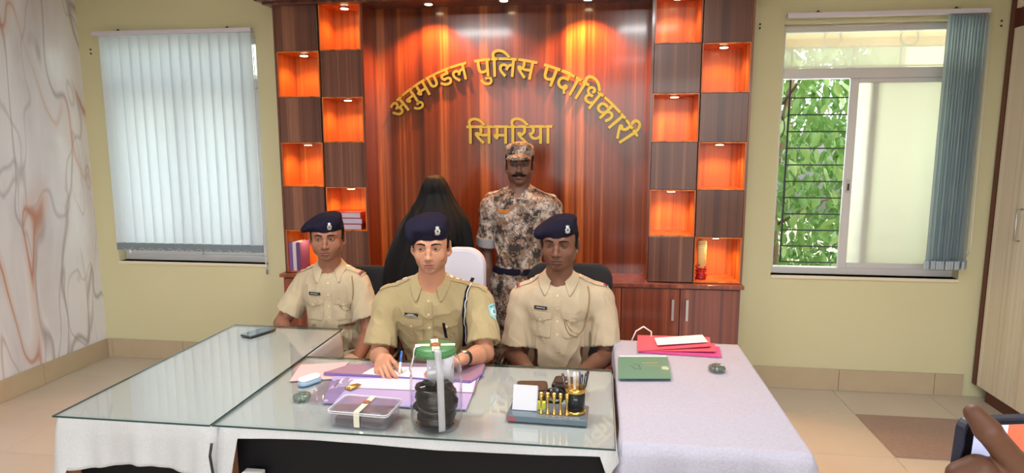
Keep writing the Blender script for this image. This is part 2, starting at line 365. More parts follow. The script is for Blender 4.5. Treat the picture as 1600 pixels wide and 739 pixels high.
MB().tube([(2.375, YW-.05, 2.48), (2.385, YW-.045, 1.6), (2.39, YW-.05, 1.02), (2.375, YW-.05, .965), (2.36, YW-.05, 1.0)], .0022, 5).build('control_cord', M_WHITE, br)
MB().tube([(1.30, YW-.05, 2.48), (1.50, YW-.045, 2.425), (1.75, YW-.045, 2.425), (2.08, YW-.05, 2.475)], .0016, 5).build('link_cord', M_WHITE, br)
# ---------------------------------------------------------------- outside
struct(MB().box((-14, 4.76, -1.2), (16, 24, -1.0)).build('trim_1', plain('outside_ground', (150, 140, 110), .9, var=.1)))
M_EXT = plain('cream_outside_plaster', (228, 214, 176), .8, bump=(25, .5, .01))
t = thing('building', (3.9, 7.0, -1.0), 'cream plastered building outside behind the frosted panes of the right window', 'building')
MB().box((2.72, 6.4, -1), (6.2, 7.2, 3.6)).build('wall', M_EXT, t); MB().box((2.66, 6.3, 2.9), (6.3, 6.42, 3.05)).build('ledge', M_EXT, t)
t = thing('sunshade', (1.8, 4.9, 2.5), 'yellow concrete sunshade over the outside of the right window', 'sunshade')
MB().box((.9, YW+T, 2.47), (2.7, 5.35, 2.56)).build('slab', plain('yellow_outside_paint', (236, 190, 96), .7), t); MB().box((.9, 5.30, 2.40), (2.7, 5.35, 2.47)).build('drip_edge', plain('yellow_outside_paint', (236, 190, 96), .7), t)
t = thing('sunshade', (-3.1, 4.9, 2.3), 'cream concrete sunshade seen as a band through the left blind', 'sunshade')
MB().box((-4.0, YW+T, 2.10), (-2.2, 5.1, 2.2)).build('slab', M_EXT, t)
# a leafy tree
def m_leaf():
    t = NT('leaf_green'); oi = t.n('ShaderNodeObjectInfo'); v = t.coord(); 
    c = t.ramp(oi.outputs['Random'], [(0, (96, 142, 74)), (.5, (142, 182, 106)), (1, (190, 216, 150))]); c2 = t.mix(t.noise(v, 3.5, 2), c, (116, 158, 86))
    t.t.nodes.remove(t.b); df = t.n('ShaderNodeBsdfPrincipled'); df.inputs['Roughness'].default_value = .35; tl = t.n('ShaderNodeBsdfTranslucent'); mx = t.n('ShaderNodeMixShader'); mx.inputs[0].default_value = .35
    t.l(c2, df.inputs[0]); t.l(c2, tl.inputs[0]); t.l(df.outputs[0], mx.inputs[1]); t.l(tl.outputs[0], mx.inputs[2]); t.l(mx.outputs[0], t.out.inputs[0]); return t.m
M_LEAF = m_leaf(); M_BARK = plain('bark', (120, 100, 78), .9, bump=(30, .6, .01))
def leafpts(L, wd):
    return [Vector((0, 0, 0)), Vector((wd*.8, L*.3, -.004)), Vector((wd, L*.55, -.012)), Vector((wd*.55, L*.82, -.022)), Vector((0, L, -.036)), Vector((-wd*.55, L*.82, -.022)), Vector((-wd, L*.55, -.012)), Vector((-wd*.8, L*.3, -.004)), Vector((0, L*.3, .006)), Vector((0, L*.6, .0))]
LF = [(0, 1, 8), (1, 2, 9, 8), (2, 3, 9), (3, 4, 9), (4, 5, 9), (5, 6, 9), (6, 7, 8, 9), (7, 0, 8)]
rnd = random.Random(11)
tr = thing('tree', (2.0, 6.1, -1.0), 'leafy green tree outside the open right window', 'tree')
MB().tube([(1.62, 6.3, -1), (1.66, 6.25, .4), (1.60, 6.3, 1.3), (1.72, 6.3, 2.2), (1.65, 6.4, 3.4)], [.05, .045, .04, .03, .015], 10).build('trunk', M_BARK, tr)
bb = MB()
for k in range(16):
    z = .6+.16*k; a = rnd.uniform(0, 2*PI); e = Vector((1.65+.7*math.cos(a), 6.3+.6*math.sin(a), z+.35)); bb.tube([(1.65, 6.3, z), (Vector((1.65, 6.3, z))+e)/2+Vector((0, 0, .06)), e], [.014, .01, .005], 5)
bb.build('branches', M_BARK, tr)['kind'] = 'stuff'
me = bpy.data.meshes.new('leaf'); me.from_pydata(leafpts(.15, .034), [], LF); me.materials.append(M_LEAF)
for p in me.polygons: p.use_smooth = True
for k in range(280):
    o = link('leaf', me, parent=tr); o.matrix_parent_inverse = Matrix.Translation(tr.location).inverted()
    o.location = (rnd.uniform(1.25, 2.3), rnd.uniform(5.55, 6.2), rnd.uniform(1.35, 2.7) if k % 10 < 7 else rnd.uniform(.4, 1.35)); o.rotation_euler = (rnd.uniform(-1.7, -.5), rnd.uniform(-.6, .6), rnd.uniform(0, 2*PI)); s = rnd.uniform(.7, 1.2); o.scale = (s, s, s)
def foliage(parent, n, bx, smin, smax, seed):
    r = np.random.default_rng(seed); base = np.array([tuple(p) for p in leafpts(.12, .03)]); V = np.zeros((n, 10, 3))
    c = np.stack([r.uniform(*bx[i], n) for i in range(3)], 1); s = r.uniform(smin, smax, n)
    az = r.uniform(0, 2*PI, n); tl = r.uniform(-1.6, .2, n); rl = r.uniform(-.8, .8, n)
    for i in range(n):
        R = (Matrix.Rotation(az[i], 3, 'Z') @ Matrix.Rotation(tl[i], 3, 'X') @ Matrix.Rotation(rl[i], 3, 'Y')); V[i] = (base*s[i]) @ np.array(R).T + c[i]
    F = [tuple(q+10*i for q in f) for i in range(n) for f in LF]
    me = bpy.data.meshes.new('foliage'); me.from_pydata(V.reshape(-1, 3).tolist(), [], F); me.materials.append(M_LEAF); o = link('foliage', me, parent=parent); o['kind'] = 'stuff'; return o
foliage(tr, 2300, ((.8, 2.6), (6.0, 7.2), (-.8, 3.6)), .6, 1.1, 1)
sh = thing('shrub', (1.6, 8.2, -1.0), 'far thicket of small-leaved shrubs low behind the tree', 'shrub'); foliage(sh, 5200, ((.6, 3.6), (7.5, 9.0), (-1, 3.4)), .9, 1.5, 2)
MB().tube([(2.0, 8.2, -1), (2.05, 8.2, 2.6)], [.05, .02], 8).build('stem', M_BARK, sh)
# ---------------------------------------------------------------- ceiling panels out of frame (they light the room); rear two are extra fill
pl = plain('panel_diffuser', (255, 252, 245), .5, emit=1.2)
for i, (x, y) in enumerate(PANELS):
    t = thing('ceiling_light', (x, y, ZC), 'square flush ceiling light panel, ' + ['front left', 'front right', 'rear left, added as fill', 'rear right, added as fill'][i], 'ceiling light')
    fx = MB(); 
    for a in ((-.31, -.31, .31, -.29), (-.31, .29, .31, .31), (-.31, -.29, -.29, .29), (.29, -.29, .31, .29)): fx.box((x+a[0], y+a[1], ZC-.03), (x+a[2], y+a[3], ZC))
    fx.build('frame', M_WHITE, t); MB().box((x-.29, y-.29, ZC-.02), (x+.29, y+.29, ZC-.01)).build('diffuser', pl, t)
# ---------------------------------------------------------------- wardrobe on the right
wd = thing('wardrobe', (2.8, 2.6, 0), 'cream ash built-in wardrobe along the right wall', 'wardrobe'); X0 = 2.50
MB().box((X0+.05, .9, .0), (XR-.002, YW-.09, .10)).build('plinth', M_BROWN, wd)
MB().box((X0+.02, .9, .10), (XR-.002, YW-.06, 2.88)).build('carcass', M_BROWN, wd)
MB().box((X0, YW-.06, .10), (XR-.002, YW-.016, 2.88)).build('filler_strip', M_BROWN, wd)
ys = [4.462, 4.092, 3.66, 3.23, 2.80, 2.37, 1.94, 1.51, 1.08]
for i in range(8):
    d = MB().box((X0, ys[i+1]+.002, .105), (X0+.019, ys[i]-.002, 2.385)).build('door', M_CREAM, wd, bevel=.0015)
    hy = ys[i+1]+.10 if i % 2 == 0 else ys[i]-.08
    MB().tube([(X0, hy, 1.11), (X0-.028, hy, 1.11), (X0-.028, hy, 1.30), (X0, hy, 1.30)], .006, 8).build('handle', M_STEEL, d)
    MB().box((X0, ys[i+1]+.002, 2.50), (X0+.019, ys[i]-.002, 2.87)).build('loft_door', M_CREAM, wd, bevel=.0015)
# mat
mt = m_cloth('speckled_mat', (128, 106, 94), (168, 146, 132), 90, .6)
t = tag(MB().box((1.628, 3.55, 0), (2.232, 4.112, .006)).build('mat', mt, bevel=.002), 'speckled brown mat on the floor by the wardrobe', 'mat')
# ================================================================== WALL UNIT
yF, yP = 4.24, 4.507
AX, BX, CX, DX = (-2.170, -1.873), (-1.863, -1.575), (.328, .616), (.621, .912)
ZR = [.793, 1.093, 1.396, 1.699, 2.002, 2.305, 2.608]
wu = thing('wall_unit', (-.63, yP, 0), 'red-brown laminate display wall unit with lit checkerboard niches behind the people', 'wall unit')
def tbox(name, a, c, m, bevel=0, parent=None): return MB().box(a, c).build(name, m, parent or wu, bevel=bevel)
tbox('back_panel', (-1.56, yP, .79), (.315, YW-.002, 2.62), M_WOODC)
# vertical joints on the glossy central panel: real gaps
tbox('crown', (-2.26, yF-.10, 2.615), (1.0, YW-.002, 2.70), M_WOODF, .004)
tbox('crown_moulding', (-2.23, yF-.05, 2.60), (.97, yF+.0, 2.616), M_WOODF, .002)
tbox('counter', (-2.205, yF-.06, .765), (.930, YW-.002, .79), M_WOODD, .002)
tbox('side_panel', (-1.575, yF, .79), (-1.560, yP, 2.615), M_WOODC); tbox('side_panel', (.312, yF, .79), (.327, yP, 2.615), M_WOODC)
tbox('side_panel', (-2.185, yF, .79), (-2.171, YW-.002, 2.615), M_WOODF); tbox('side_panel', (.912, yF, .79), (.926, YW-.002, 2.615), M_WOODF)
def m_lampcol(): return plain('niche_lamp', (255, 226, 176), .4, emit=20)
ML = m_lampcol(); NICHES = []
def spot(name, loc, power, size, col, blend=.6, r=.02):
    l = bpy.data.lights.new(name, 'SPOT'); l.energy = power; l.spot_size = size; l.spot_blend = blend; l.color = col; l.shadow_soft_size = r
    o = bpy.data.objects.new(name, l); COL.objects.link(o); o.location = loc; return o
WARM = (1.0, .50, .17)
def niche_lamp(x, y, z, power, size, parent, col=None):
    o = MB().lathe((x, y, z), [(.034, 0), (.034, -.006), (.027, -.010), (.0, -.010)], 20).build('downlight', M_STEEL, parent)
    MB().lathe((x, y, z-.0102), [(.026, 0), (.024, -.003), (0, -.004)], 18).build('lamp_lens', ML, o)
    spot('downlight_beam', (x, y, z-.03), power, size, col or WARM)
for ci, (cx, odd) in enumerate(((AX, 1), (BX, 0), (CX, 0), (DX, 1))):
    for r in range(6):          # r=0 lowest
        z0, z1 = ZR[r], ZR[r+1]; x0, x1 = cx; top = 5-r
        if (top % 2) == odd:    # open niche
            n = MB(); tt = .008
            n.box((x0, yP-.012, z0), (x1, yP, z1))
            n.box((x0, yF, z0), (x0+tt, yP-.012, z1)); n.box((x1-tt, yF, z0), (x1, yP-.012, z1)); n.box((x0+tt, yF, z0), (x1-tt, yP-.012, z0+tt)); n.box((x0+tt, yF, z1-tt), (x1-tt, yP-.012, z1))
            n.build('niche', M_WOODN, wu); NICHES.append((x0, x1, z0+tt, z1-tt))
            niche_lamp((x0+x1)/2, yF+.10, z1-tt, 5.5, 2.5, wu)
        else: tbox('flush_panel', (x0+.0015, yF, z0+.0015), (x1-.0015, yP, z1-.0015), M_WOODF, .0015)
for x in (-1.14, -.09): niche_lamp(x, yF+.11, 2.614, 105, 2.2, wu, (1.0, .40, .09))
niche_lamp(-.63, yF+.07, 2.614, 14, 2.1, wu, (1.0, .40, .09))
tbox('plinth', (-2.18, yF+.03, .0), (.905, YW-.016, .08), M_BROWN)
tbox('carcass', (-2.19, yF-.02, .08), (.915, YW-.016, .764), M_WOODF)
dx = [.910-.375*k for k in range(9)]
for k in range(8):
    d = tbox('door', (dx[k+1]+.0025 if k < 7 else -2.185, yF-.04, .09), (dx[k]-.0025, yF-.021, .755), M_WOODD, .0015)
    hx = dx[k+1]+.045 if k % 2 == 0 else dx[k]-.045
    MB().box((hx-.008, yF-.064, .55), (hx+.008, yF-.058, .69)).box((hx-.006, yF-.06, .555), (hx+.006, yF-.04, .567)).box((hx-.006, yF-.06, .673), (hx+.006, yF-.04, .685)).build('handle', M_STEEL, d)
# ================================================================== TABLES
ZT = .752   # desk board top; cloth and glass above
M_CLOTHG = m_cloth('grey_white_tablecloth', (176, 177, 180), (202, 203, 206), 150, .5)
M_CLOTHW = m_cloth('white_speckled_tablecloth', (154, 153, 169), (188, 186, 202), 130, .8)
M_WOODL = m_wood('light_oak_edge', (140, 96, 70), (176, 130, 98), (196, 150, 118), .4, .2)
def desk(x0, x1, y0, y1, label, front=.04):
    t = thing('desk', ((x0+x1)/2, (y0+y1)/2, 0), label, 'desk')
    MB().box((x0, y0, ZT-.03), (x1, y1, ZT)).build('desktop', M_WOODL, t)
    for xa, xb in ((x0+.005, x0+.03), (x1-.03, x1-.005)): MB().box((xa, y0+.01, 0), (xb, y1-.01, ZT-.03)).build('side_panel', M_WOODL, t)
    MB().box((x0+.03, y0+front, .03), (x1-.03, y0+front+.018, ZT-.03)).build('modesty_panel', M_BLACK, t)
    return t
DM = desk(-1.262, .066, 1.935, 2.605, 'middle desk with a black front panel, under the glass where the jar stands')
DLf = desk(-1.868, -1.285, 1.925, 3.03, 'left desk with a black front panel, under the glass where only a phone lies')
DR = desk(.088, .66, 1.955, 3.04, 'right desk without glass, hidden under a white cloth')
def tablecloth(x0, x1, y0, y1, z, hem, label, mat, seed=0, crease=.012):
    """top sheet plus a skirt; hem(side,u)->(drop, flare)"""
    r = random.Random(seed); n = 56; per = []
    def side(a, c, k, nrm, nn):
        for i in range(nn): u = i/nn; per.append((a[0]+(c[0]-a[0])*u, a[1]+(c[1]-a[1])*u, k, u, nrm))
    side((x0, y0), (x1, y0), 'f', (0, -1), n); side((x1, y0), (x1, y1), 'r', (1, 0), n); side((x1, y1), (x0, y1), 'b', (0, 1), n); side((x0, y1), (x0, y0), 'l', (-1, 0), n)
    ph = [r.uniform(0, 6.28) for _ in range(6)]; N = len(per); rows = []
    cx, cy = (x0+x1)/2, (y0+y1)/2
    rows.append([Vector((cx+(p[0]-cx)*.97, cy+(p[1]-cy)*.97, z)) for p in per]); rows.append([Vector((p[0], p[1], z)) for p in per])
    nr = 14
    for j in range(1, nr+1):
        row = []
        for i, p in enumerate(per):
            drop, flare = hem(p[2], p[3]); f = j/nr; d = drop*f
            s = i/N*2*PI; near = min(1, d/.05)
            w = (math.sin(s*9+ph[0])*.5+math.sin(s*17+ph[1])*.3+math.sin(s*31+ph[2])*.2)*.022*min(1, d/.25)*crease/.012
            nx, ny = p[4]; c = min(p[3], 1-p[3])*4; corner = max(0, 1-c)*.03*min(1, d/.2)
            off = .007*(near)+flare*f+w+corner+.004; row.append(Vector((p[0]+nx*off, p[1]+ny*off, z-.002-d if j else z)))
        rows.append(row)
    b = MB(); b.grid(rows, close=True)
    vs = b.bm.verts; b.bm.verts.ensure_lookup_table(); b.bm.faces.new([b.bm.verts[i] for i in range(N)])
    o = b.build('tablecloth', mat, solid=.0016); return tag(o, label, 'tablecloth')
def hemM(s, u):
    if s == 'f': return (.042-.006*math.sin(u*7)-.014*u+(.34*min(1, max(0, (.05-u)/.03))) + .22*max(0, (u-.975)/.025), .004)
    if s == 'b': return (.10, .0)
    if s == 'l' and u > .8: return (.32, -.006)
    return (.05, -.008)
def hemL(s, u):
    if s == 'f': return (.16+.02*math.sin(u*5+1)+.32*max(0, 1-u/.08)+.09*max(0, (u-.5))+.25*max(0, (u-.93)/.07), .008)
    if s == 'l': return (.34+.03*math.sin(u*9), .01)
    if s == 'b': return (.15, .0)
    return (.12, -.012)
def hemR(s, u):
    if s == 'f': return (.52+.02*math.sin(u*6), .03)
    if s == 'r': return (.50+.02*math.sin(u*8), .03)
    if s == 'l': return (.46 if u > .9 else .10, -.012)
    return (.3, .01)
tablecloth(-1.262, .066, 1.935, 2.605, ZT+.002, hemM, 'thin grey cloth strip folded over the front edge of the middle desk', M_CLOTHG, 1)
tablecloth(-1.868, -1.285, 1.925, 3.03, ZT+.002, hemL, 'grey-white cloth hanging from the left desk, its hem uneven over black', M_CLOTHG, 2)
tablecloth(.088, .66, 1.955, 3.04, ZT+.006, hemR, 'white speckled cloth covering the right desk and hanging low', M_CLOTHW, 3)
# glass tops
M_TOPGL = m_sheetglass('table_glass', (249, 252, 251), 1.8); M_GEDGE = plain('dark_green_glass_edge', (30, 62, 58), .15)
ZG = ZT+.0035
def glasstop(x0, x1, y0, y1, label):
    o = MB().box((x0, y0, ZG), (x1, y1, ZG+.006)).build('glass_top', M_TOPGL); tag(o, label, 'glass')
    e = MB(); w = .0012
    e.box((x0-w, y0-w, ZG), (x1+w, y0, ZG+.006)); e.box((x0-w, y1, ZG), (x1+w, y1+w, ZG+.006)); e.box((x0-w, y0, ZG), (x0, y1, ZG+.006)); e.box((x1, y0, ZG), (x1+w, y1, ZG+.006))
    e.build('polished_edge', M_GEDGE, o)
glasstop(-1.868, -1.281, 1.902, 3.045, 'left glass sheet on the desk, reflecting the blind')
glasstop(-1.273, .066, 1.905, 2.615, 'middle glass sheet on the desk, with jar and papers on it')
ZI = ZG+.0065
def onT(px, py, z=None): return at(px, py, z=ZI if z is None else z)
# --- phone on left desk
def rrect(w, h, r, n=5):
    P = []
    for cx, cy, a0 in ((w/2-r, h/2-r, 0), (-w/2+r, h/2-r, 90), (-w/2+r, -h/2+r, 180), (w/2-r, -h/2+r, 270)):
        for i in range(n+1): a = math.radians(a0+90*i/n); P.append((cx+r*math.cos(a), cy+r*math.sin(a)))
    return P
c = onT(404, 520); t = thing('smartphone', c, 'dark smartphone lying flat on the left glass top', 'phone')
Mx = frameM(c, math.radians(-22)); MB().prism(rrect(.078, .160, .012), 0, .008, Mx).build('phone_body', plain('phone_frame', (70, 78, 84), .25, .5), t, bevel=.0015)
MB().prism(rrect(.074, .155, .010), .008, .0084, Mx).build('screen', plain('phone_glass_screen', (40, 60, 66), .05, coat=1), t)
# --- paperweights
M_CRYST = m_sheetglass('green_glass', (190, 214, 200), 1.55)
def m_glasssolid():
    t = NT('crystal_glass'); t.base((226, 240, 232)); t.b.inputs['Roughness'].default_value = .02; t.b.inputs['Transmission Weight'].default_value = .92; t.b.inputs['IOR'].default_value = 1.5; return t.m
M_GS = m_glasssolid()
def paperweight(c, r, label, inner):
    t = thing('paperweight', c, label, 'paperweight')
    MB().lathe(c, [(0, 0), (r*.8, 0), (r, r*.28), (r*.9, r*.55), (r*.6, r*.72), (0, r*.78)], 28).build('glass_dome', M_GS, t)
    g = MB()
    for k in range(7): g.lathe(c+Vector((r*.45*math.cos(k*.9), r*.45*math.sin(k*.9), r*.25)), [(0, -.3*r), (r*.2, -.1*r), (r*.16, .1*r), (0, .16*r)], 8)
    g.build('inner_swirl', inner, t)
paperweight(onT(472, 623), .034, 'round clear glass paperweight at the front left of the middle glass top', plain('swirl_green', (110, 128, 112), .4))
paperweight(at(1120, 579, z=ZT+.012), .036, 'round glass paperweight with dark flecks on the white cloth of the right desk', plain('swirl_dark', (98, 104, 96), .4, .3))
# --- white eraser/stapler like object
c = onT(484, 598); t = thing('computer_mouse', c, 'small white and pale blue mouse left of the purple desk pad', 'mouse'); Mx = frameM(c, math.radians(-30))
MB().prism(rrect(.052, .098, .024), 0, .014, Mx).build('base', plain('pale_blue_plastic', (140, 170, 200), .4), t, bevel=.004)
MB().prism(rrect(.046, .090, .021), .014, .028, Mx).build('shell', M_WHITE, t, bevel=.006)
# --- torn letters / papers on the glass
def sheet(name, corners, z, th, m, label=None, cat=None, parent=None, pix=True):
    P = [at(a, b_, z=z) if pix else Vector((a, b_, z)) for a, b_ in corners]
    b = MB(); vs = [b.bm.verts.new(p) for p in P]; vt = [b.bm.verts.new(p+Vector((0, 0, th))) for p in P]; n = len(P)
    b.bm.faces.new(vs[::-1]); b.bm.faces.new(vt)
    for i in range(n): b.bm.faces.new((vs[i], vs[(i+1) % n], vt[(i+1) % n], vt[i]))
    o = b.build(name, m, parent)
    if label: tag(o, label, cat)
    return o
M_LILAC = plain('lilac_leatherette', (168, 156, 204), .4, bump=(180, .2)); M_PLUM = plain('plum_leatherette', (150, 118, 140), .4, bump=(180, .2))
M_LILW = plain('lilac_white_paper', (206, 202, 226), .7); M_VIOL = plain('violet_edge', (112, 92, 170), .4)
pad = thing('desk_pad', onT(620, 612), 'lilac desk pad with thin brown outlines lying under the jar and the open file', 'desk pad')
sheet('pad_board', [(522, 585), (752, 583), (728, 641), (505, 630)], ZI, .004, M_LILAC, parent=pad)
sheet('inner_sheet', [(533, 592), (744, 590), (738, 613), (524, 606)], ZI+.0041, .0006, M_LILW, parent=pad)
M_LINE = plain('brown_outline', (120, 88, 80), .5)
def strip(parent, name, pts, z, w, m, th=.0008):
    b = MB()
    for p, q in zip(pts[:-1], pts[1:]):
        p = at(*p, z=z); q = at(*q, z=z); d = (q-p).normalized(); nrm = Vector((-d.y, d.x, 0))*w/2
        vs = [b.bm.verts.new(v) for v in (p-nrm, q-nrm, q+nrm, p+nrm)]; vt = [b.bm.verts.new(v.co+Vector((0, 0, th))) for v in vs]
        b.bm.faces.new(vs[::-1]); b.bm.faces.new(vt)
        for i in range(4): b.bm.faces.new((vs[i], vs[(i+1) % 4], vt[(i+1) % 4], vt[i]))
    return b.build(name, m, parent)
strip(pad, 'outline', [(533, 592), (522, 605), (740, 614), (746, 590)], ZI+.0048, .003, M_LINE)
fileo = thing('file_folder', onT(620, 585), 'open plum file folder with violet edge on which the middle officer writes', 'folder')
sheet('folder_cover', [(548, 570), (758, 570), (752, 586), (735, 596), (506, 583)], ZI+.0055, .004, M_PLUM, parent=fileo)
strip(fileo, 'folder_spine', [(506, 585), (640, 591), (734, 598), (756, 583)], ZI+.0056, .009, M_VIOL, .0042)
sheet('sheet_of_paper', [(586, 573), (700, 574), (694, 593), (566, 584)], ZI+.0098, .0008, M_PAPER, 'white sheet lying on the plum folder under the writing hand', 'paper')
# receipts under the hand area left
pk = thing('plastic_sleeve', onT(500, 602), 'crumpled clear plastic sleeve with a pink sheet, left of the desk pad', 'plastic sleeve')
sheet('pink_sheet', [(470, 570), (545, 566), (520, 592), (452, 596)], ZI, .0008, plain('pale_pink_paper', (214, 176, 178), .8), parent=pk)
M_FILM = m_sheetglass('clear_film', (226, 222, 232), 1.5, .05, .22, (220, 214, 228))
b = MB(); r = random.Random(5); P = []
c0, c1, c2, c3 = onT(462, 604), onT(528, 588), onT(516, 632), onT(498, 640)
for i in range(9):
    u = i/8; row = []
    for j in range(9):
        v = j/8; p = (onT(500, 598)*(1-u)+onT(480, 628)*u)*(1-v)+(onT(556, 592)*(1-u)+onT(520, 634)*u)*v; row.append(p+Vector((r.uniform(-.004, .004), r.uniform(-.004, .004), .002+r.uniform(0, .009))))
    P.append(row)
b.grid(P).build('film', M_FILM, pk)
# --- brass key fob/tag on pad
c = onT(553, 606, ZI+.006); t = thing('brass_bullet_charm', c, 'small brass trinket lying on the lilac desk pad', 'trinket')
Mx = frameM(c, math.radians(-25), 0, 0)
for k in range(3): MB().tube([Mx @ Vector((.010*k-.012, -.03, .006)), Mx @ Vector((.010*k-.010, .0, .007)), Mx @ Vector((.008*k-.006, .028, .006))], [.006, .0055, .002], 8).build('brass_piece', M_BRASS, t)
# --- clear plastic box with black items
c = (onT(507, 668)+onT(605, 635))/2; M_BOXP = m_sheetglass('clear_plastic', (248, 248, 252), 1.5, .08, .12, (240, 240, 248))
bxw, bxd, bxh = .205, .135, .056; c = Vector((-.775, 2.012, ZI)); bx = thing('plastic_box', c, 'clear plastic box with black gadgets inside, sealed with a tape strip', 'plastic box'); Mx = frameM(c, math.radians(-4))
def shell(b, w, d, h, tt, M, z0=0, lid=False, r=.014):
    A, B = rrect(w, d, r), rrect(w-2*tt, d-2*tt, r*.8); n = len(A)
    va = [[b.bm.verts.new(M @ Vector((x*(s), y*(s), z))) for x, y in L_] for L_, s, z in ((A, .97, z0), (A, 1, z0+h), (B, 1, z0+h), (B, .97, z0+tt))]
    for k in range(3):
        for i in range(n): b.bm.faces.new((va[k][i], va[k][(i+1) % n], va[k+1][(i+1) % n], va[k+1][i]))
    b.bm.faces.new(va[0][::-1]); b.bm.faces.new(va[3]); return b
shell(MB(), bxw, bxd, bxh-.008, .0014, Mx).build('box_tray', M_BOXP, bx)
MB().prism(rrect(bxw+.008, bxd+.008, .016), bxh-.009, bxh-.006, Mx).prism(rrect(bxw-.02, bxd-.02, .012), bxh-.006, bxh-.001, Mx).build('lid', M_BOXP, bx)
for k, (dx_, w_) in enumerate(((-.05, .085), (.045, .080))):
    t = thing('black_gadget', c+Vector((dx_, -.01, .002)), ['flat black gadget inside the clear box, left of its tape', 'flat black gadget inside the clear box, right of its tape'][k], 'gadget')
    M2 = Mx @ Matrix.Translation((dx_, -.012, .002)) @ Matrix.Rotation([.06, -.12][k], 4, 'Z')
    MB().prism(rrect(w_, .075, .008), 0, .018, M2).build('casing', M_BLKPL, t, bevel=.002)
    MB().prism(rrect(w_*.5, .03, .004), .018, .0195, M2 @ Matrix.Translation((-.015, .008, 0))).build('label_patch', plain('grey_label', (150, 152, 160), .4), t)
rim = MB()
for zz_ in (bxh-.010, bxh-.0035): rim.tube([Mx @ Vector((x, y, zz_)) for x, y in rrect(bxw+.010, bxd+.010, .017)+rrect(bxw+.010, bxd+.010, .017)[:1]], .0016, 5, cap=False)
rim.build('lid_rim', plain('frosty_rim', (226, 226, 234), .3), bx)
tp = MB(); tw = .010
tp.box((-tw, -bxd/2-.006, -.0+.004), (tw, -bxd/2-.0045, bxh), Mx).box((-tw, -bxd/2-.006, bxh), (tw, bxd/2+.004, bxh+.0008), Mx); tp.build('tape_strip', plain('cream_tape', (212, 210, 190), .5), bx)
M3 = Mx @ Matrix.Translation((.0, .01, bxh+.001)); MB().lathe((0, 0, 0), [(.013, 0), (.014, .002), (.009, .0035), (0, .003)], 9, M3).build('wax_seal', plain('brown_sealing_wax', (150, 84, 52), .4), bx)
# --- the jar
jc = Vector((-.528, 2.015, ZI+.0045)); J = thing('jar', jc, 'large clear plastic jar with a green lid, tape seal and black coil inside', 'jar')
M_JAR = m_sheetglass('jar_plastic', (252, 252, 254), 1.42, .03, .004, (238, 238, 250))
prof = [(.02, 0.004), (.074, 0), (.083, .008), (.086, .03), (.082, .045), (.0865, .06), (.0865, .155), (.082, .172), (.0865, .186), (.085, .202), (.078, .222), (.066, .236), (.0625, .240), (.0625, .262)]
b = MB(); n = 8*6
rings = []
for r_, z in prof:
    row = []
    for k in range(n):
        a = 2*PI*k/n; f = 1+.022*math.cos(8*a)*(1 if .02 < z < .21 else 0); row.append(jc+Vector((r_*f*math.cos(a), r_*f*math.sin(a), z)))
    rings.append(row)
b.grid(rings, close=True); b.bm.verts.ensure_lookup_table(); b.bm.faces.new([b.bm.verts[i] for i in range(n)][::-1]); b.build('jar_body', M_JAR, J, solid=.0015)
M_GRN = plain('green_lid_plastic', (74, 126, 78), .4)
lid = MB(); lid.lathe(jc+Vector((0, 0, .240)), [(.067, 0), (.069, .003), (.069, .012), (.0665, .014), (.0665, .020), (.064, .027), (0, .028)], 40)
for k in range(40):
    a = 2*PI*k/40; lid.box((.0685, -.002, .002), (.0705, .002, .012), Matrix.Translation(jc+Vector((0, 0, .240))) @ Matrix.Rotation(a, 4, 'Z'))
lido = lid.build('lid', M_GRN, J)
MC = plain('cream_cloth_tape', (222, 216, 188), .6); top = jc+Vector((0, 0, .2685))
tp = MB(); tp.box((-.066, -.011, 0), (.066, .011, .001), frameM(top, .2)).box((-.012, -.066, .0006), (.012, .066, .0016), frameM(top, .3)); tp.build('lid_tape', MC, J)
MB().lathe(top+Vector((.002, -.004, .001)), [(.017, 0), (.019, .003), (.011, .006), (0, .005)], 9).build('wax_seal', plain('brown_sealing_wax', (150, 84, 52), .4), J)
# vertical tape ribbon over the front
MT = m_sheetglass('milky_tape', (240, 240, 245), 1.4, .2, .72, (240, 242, 248)); rib = []
path = [(.050, .2702), (.0665, .2700), (.0725, .262), (.0745, .242), (.080, .222), (.0895, .20), (.092, .15), (.091, .09), (.092, .03), (.089, .004)]
def ribbon(ang, w, path, skew=0):
    rows = []
    for i, (r_, z) in enumerate(path):
        a = ang+skew*i/len(path); d = Vector((math.cos(a), math.sin(a), 0)); s = Vector((-d.y, d.x, 0)); rows.append([jc+d*r_+s*(k*w)+Vector((0, 0, z)) for k in (-1, 0, 1)])
    return rows
MB().grid(ribbon(math.radians(-70), .011, path, .12)).build('tape_ribbon', MT, J, solid=.0008)
MB().grid(ribbon(math.radians(110), .011, path, .12)).build('tape_ribbon', MT, J, solid=.0008)
MB().grid(ribbon(math.radians(-150), .004, path[:6], .12)).build('cotton_string', M_WHITE, J, solid=.0008)
